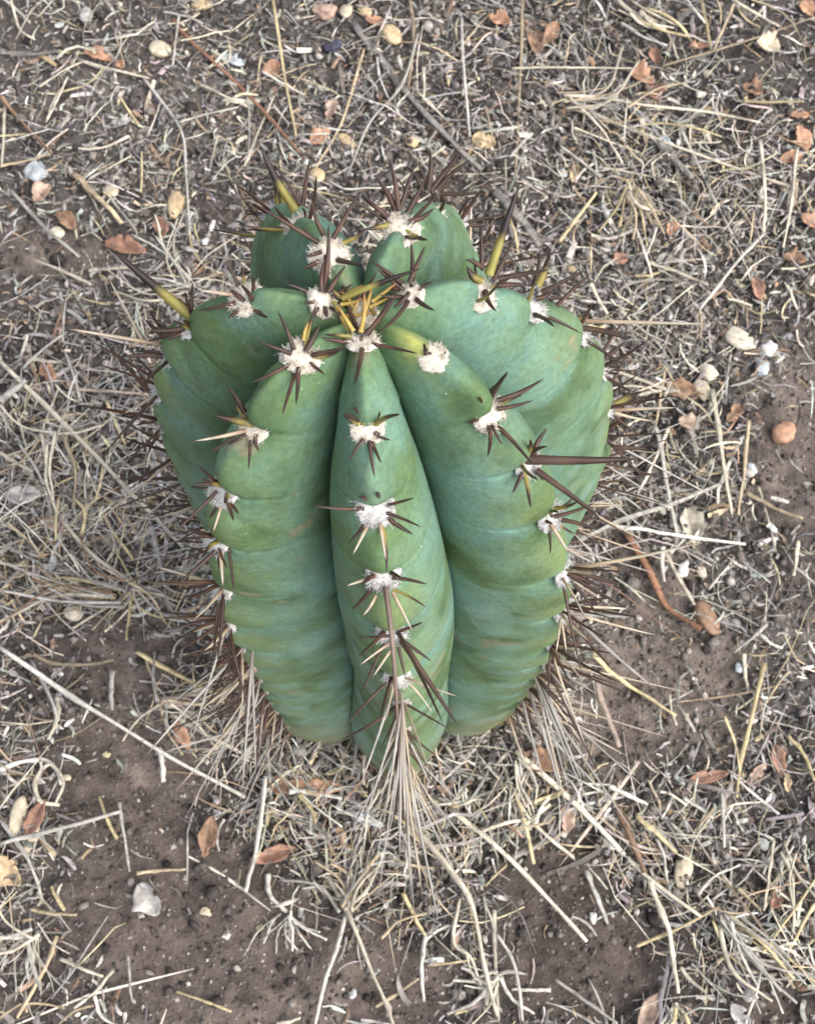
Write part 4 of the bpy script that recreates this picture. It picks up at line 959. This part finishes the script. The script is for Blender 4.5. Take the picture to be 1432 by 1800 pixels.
for u, v, L, Wd, an, c, lb in SD:
    lay('seed', 'seed_pod', 'seed', u, v, L, Wd, an, c, lb, hf=.6, taper=.18)
PB = [
 (60, 302, 42, 36, 20, 'bluish', 'bluish white pebble at the left edge'), (150, 28, 40, 24, 80, 'grey', 'grey pebble near the top left'), (572, 22, 46, 36, 10, 'pinkish', 'pinkish stone at the top edge left of centre'),
 (988, 304, 18, 15, 0, 'bluish', 'little bluish pebble above the right rib'), (1348, 613, 32, 26, 30, 'white', 'white pebble beside the cream husk'), (1338, 648, 28, 24, 0, 'bluish', 'blue-grey pebble below the white one'),
 (1200, 1000, 26, 18, 85, 'white', 'white pebble left of the small cream seed'), (1298, 776, 13, 12, 0, 'white', 'tiny white pebble right of the double stem'), (1320, 822, 20, 15, 40, 'bluish', 'tiny bluish pebble right of the double stem'),
 (585, 82, 36, 26, 0, 'darkblue', 'dark bluish stone near the top, left of the wood strip'), (1273, 165, 14, 12, 0, 'white', 'tiny white pebble below the narrow red leaf'),
 (362, 1602, 16, 12, 0, 'beige', 'tiny beige pebble on bare soil at lower left'), (620, 1748, 14, 13, 0, 'white', 'tiny white pebble at the bottom, left of centre'), (1042, 1613, 16, 12, 100, 'white', 'tiny white chip on bare soil at lower right'),
 (1340, 1483, 20, 14, 60, 'white', 'white flake of stone near the right edge, lower down'), (118, 1366, 12, 11, 0, 'beige', 'tiny beige pebble on bare soil at left'), (1300, 1175, 18, 14, 0, 'bluish', 'small grey-blue pebble above the long yellow straw'),
]
for u, v, L, Wd, an, c, lb in PB:
    lay('stone', 'pebble', 'pebble', u, v, L, Wd, an, c, lb, hf=.65)

# sheaves and tufts of dead grass: each a thing with its blades
def tuft(cu, cv, an, spread, nb, L, lb, colrs=('pale', 'pale', 'yellow', 'grey', 'white'), w=7):
    c = ground(cu, cv, .004)
    root = add('grass_tuft', None, label=lb, cat='dry grass', group='tufts of dead grass', M=Matrix.Translation(c))
    for i in range(nb):
        a = math.radians(an) + rng.normal(0, math.radians(spread)); l = L * rng.uniform(.5, 1.1)
        u0, v0 = cu + rng.normal(0, 9), cv + rng.normal(0, 9)
        bend = rng.normal(0, .22)
        pts = [(u0, v0), (u0 + l * .5 * math.cos(a), v0 + l * .5 * math.sin(a)), (u0 + l * math.cos(a + bend), v0 + l * math.sin(a + bend))]
        me, o = straw_mesh('blade', pts, w * rng.uniform(.6, 1.3), colrs[rng.integers(0, len(colrs))], lift=.004 + .014 * rng.uniform(), flat=.5)
        add('blade', me, parent=root, M=Matrix.Translation(o - c))
tuft(1272, 1620, 48, 16, 20, 190, 'sheaf of pale grass blades fanning to the bottom right corner')
tuft(1180, 1770, 70, 35, 9, 90, 'small pale tuft at the bottom edge right of centre')
tuft(205, 1045, 184, 7, 20, 200, 'sheaf of dry grass lying level at the left edge', ('pale', 'tan', 'grey', 'yellow', 'brown'))
tuft(235, 1030, 60, 60, 14, 120, 'tangled grass tuft left of the cactus, at the tip of the level sheaf', ('pale', 'tan', 'grey', 'yellow'))
tuft(285, 1235, 30, 70, 14, 110, 'spiky tan tuft at the left foot of the cactus', ('tan', 'pink', 'grey', 'pale'))
tuft(55, 1650, 120, 40, 14, 110, 'whitish tuft at the left edge near the bottom', ('white', 'grey', 'pale'))
tuft(610, 1590, -80, 45, 16, 110, 'grey tuft below the front rib, left of the needles', ('grey', 'grey', 'pale', 'tan'))
tuft(505, 1610, 80, 60, 10, 90, 'wispy white tuft on bare soil below the cactus', ('white', 'grey'), 6)
tuft(915, 1340, 85, 28, 12, 100, 'little grey tuft hanging under the front right rib', ('grey', 'white', 'pale'), 6)
tuft(1000, 175, 5, 22, 12, 160, 'loose pale sheaf at upper right where long straws start', ('pale', 'grey', 'tan'))
tuft(1120, 20, 32, 8, 10, 110, 'flat sheaf of pale blades at the top edge', ('pale', 'white', 'yellow'), 8)
tuft(870, 1720, 110, 35, 10, 90, 'splayed pale blades at the bottom below the thick bending stalk', ('pale', 'white'), 8)
tuft(1380, 1490, 100, 35, 10, 120, 'pale tuft by the right edge above the sheaf', ('pale', 'grey', 'white'))
tuft(1110, 340, 70, 45, 12, 100, 'tan tuft behind the right rib under the long straws', ('tan', 'yellow', 'pale'))
tuft(330, 500, 200, 35, 14, 150, 'greyish grass sheaf left of the long black spine', ('grey', 'pale', 'white'), 6)
tuft(90, 760, 80, 60, 12, 120, 'tangle of pale blades around the longest left stem', ('pale', 'tan', 'grey'))
# curled blades
straw([(105, 1415), (70, 1408), (62, 1370), (88, 1342), (112, 1372), (98, 1412)], 9, 'pale', 'pale grass blade curled into a ring at lower left', name='curled_straw', cat='dry grass', flat=.5)
straw([(0, 1352), (60, 1335), (95, 1345), (108, 1380)], 11, 'white', 'broad whitish blade arching from the left edge onto the ring', name='curled_straw', cat='dry grass', flat=.5)
straw([(25, 1000), (48, 985), (42, 1010), (18, 1015)], 7, 'tan', 'tan blade coiled above the level sheaf at left', name='curled_straw', cat='dry grass', flat=.5)
straw([(470, 1535), (475, 1575), (505, 1602)], 11, 'white', 'short white curled blade on bare soil below the cactus', name='curled_straw', cat='dry grass', flat=.5)

# loose straws scattered over the litter, each told by what it lies beside
MARKS = [(q[0], q[1], q[6]) for q in LV + SD + PB if len(q[6].split()) <= 10]
seen = set()
k_, tries = 0, 0
while k_ < 140 and tries < 4000:
    tries += 1
    u, v = rng.uniform(0, 1432), rng.uniform(0, 1800)
    g_ = ground(u, v)
    bx_, dn_ = float(bare(np.array([g_[0]]), np.array([g_[1]]))[0]), float(dense(np.array([g_[0]]), np.array([g_[1]]))[0])
    if rng.uniform() > (.35 + .65 * dn_) * (1 - .85 * bx_): continue
    if 420 < u < 980 and 480 < v < 1230: continue
    a = rng.uniform(0, 6.28); l = rng.lognormal(math.log(75), .4)
    b = rng.normal(0, .25)
    cn = ['pale', 'pale', 'white', 'grey', 'tan', 'yellow', 'grey'][rng.integers(0, 7)]
    lab = None
    for mu, mv, ml in sorted(MARKS, key=lambda q: math.hypot(q[0] - u, q[1] - v))[:3]:
        du, dv = u - mu, v - mv
        side = ('right of' if du > 0 else 'left of') if abs(du) > abs(dv) else ('below' if dv > 0 else 'above')
        lab = '%s %s straw %s the %s' % ('short' if l < 85 else 'longish', cn, side, ml)
        if lab not in seen and len(lab.split()) <= 16: break
        lab = None
    if lab is None: continue
    seen.add(lab)
    me, o = straw_mesh('loose_straw', [(u - l / 2 * math.cos(a), v - l / 2 * math.sin(a)), (u + l * .05 * math.sin(a), v), (u + l / 2 * math.cos(a + b), v + l / 2 * math.sin(a + b))],
                       rng.uniform(4.5, 8.5), cn, lift=.003 + .007 * rng.uniform(), node=False)
    add('loose_straw', me, label=lab, cat='straw', group='short loose straws scattered over the litter', M=Matrix.Translation(o))
    k_ += 1
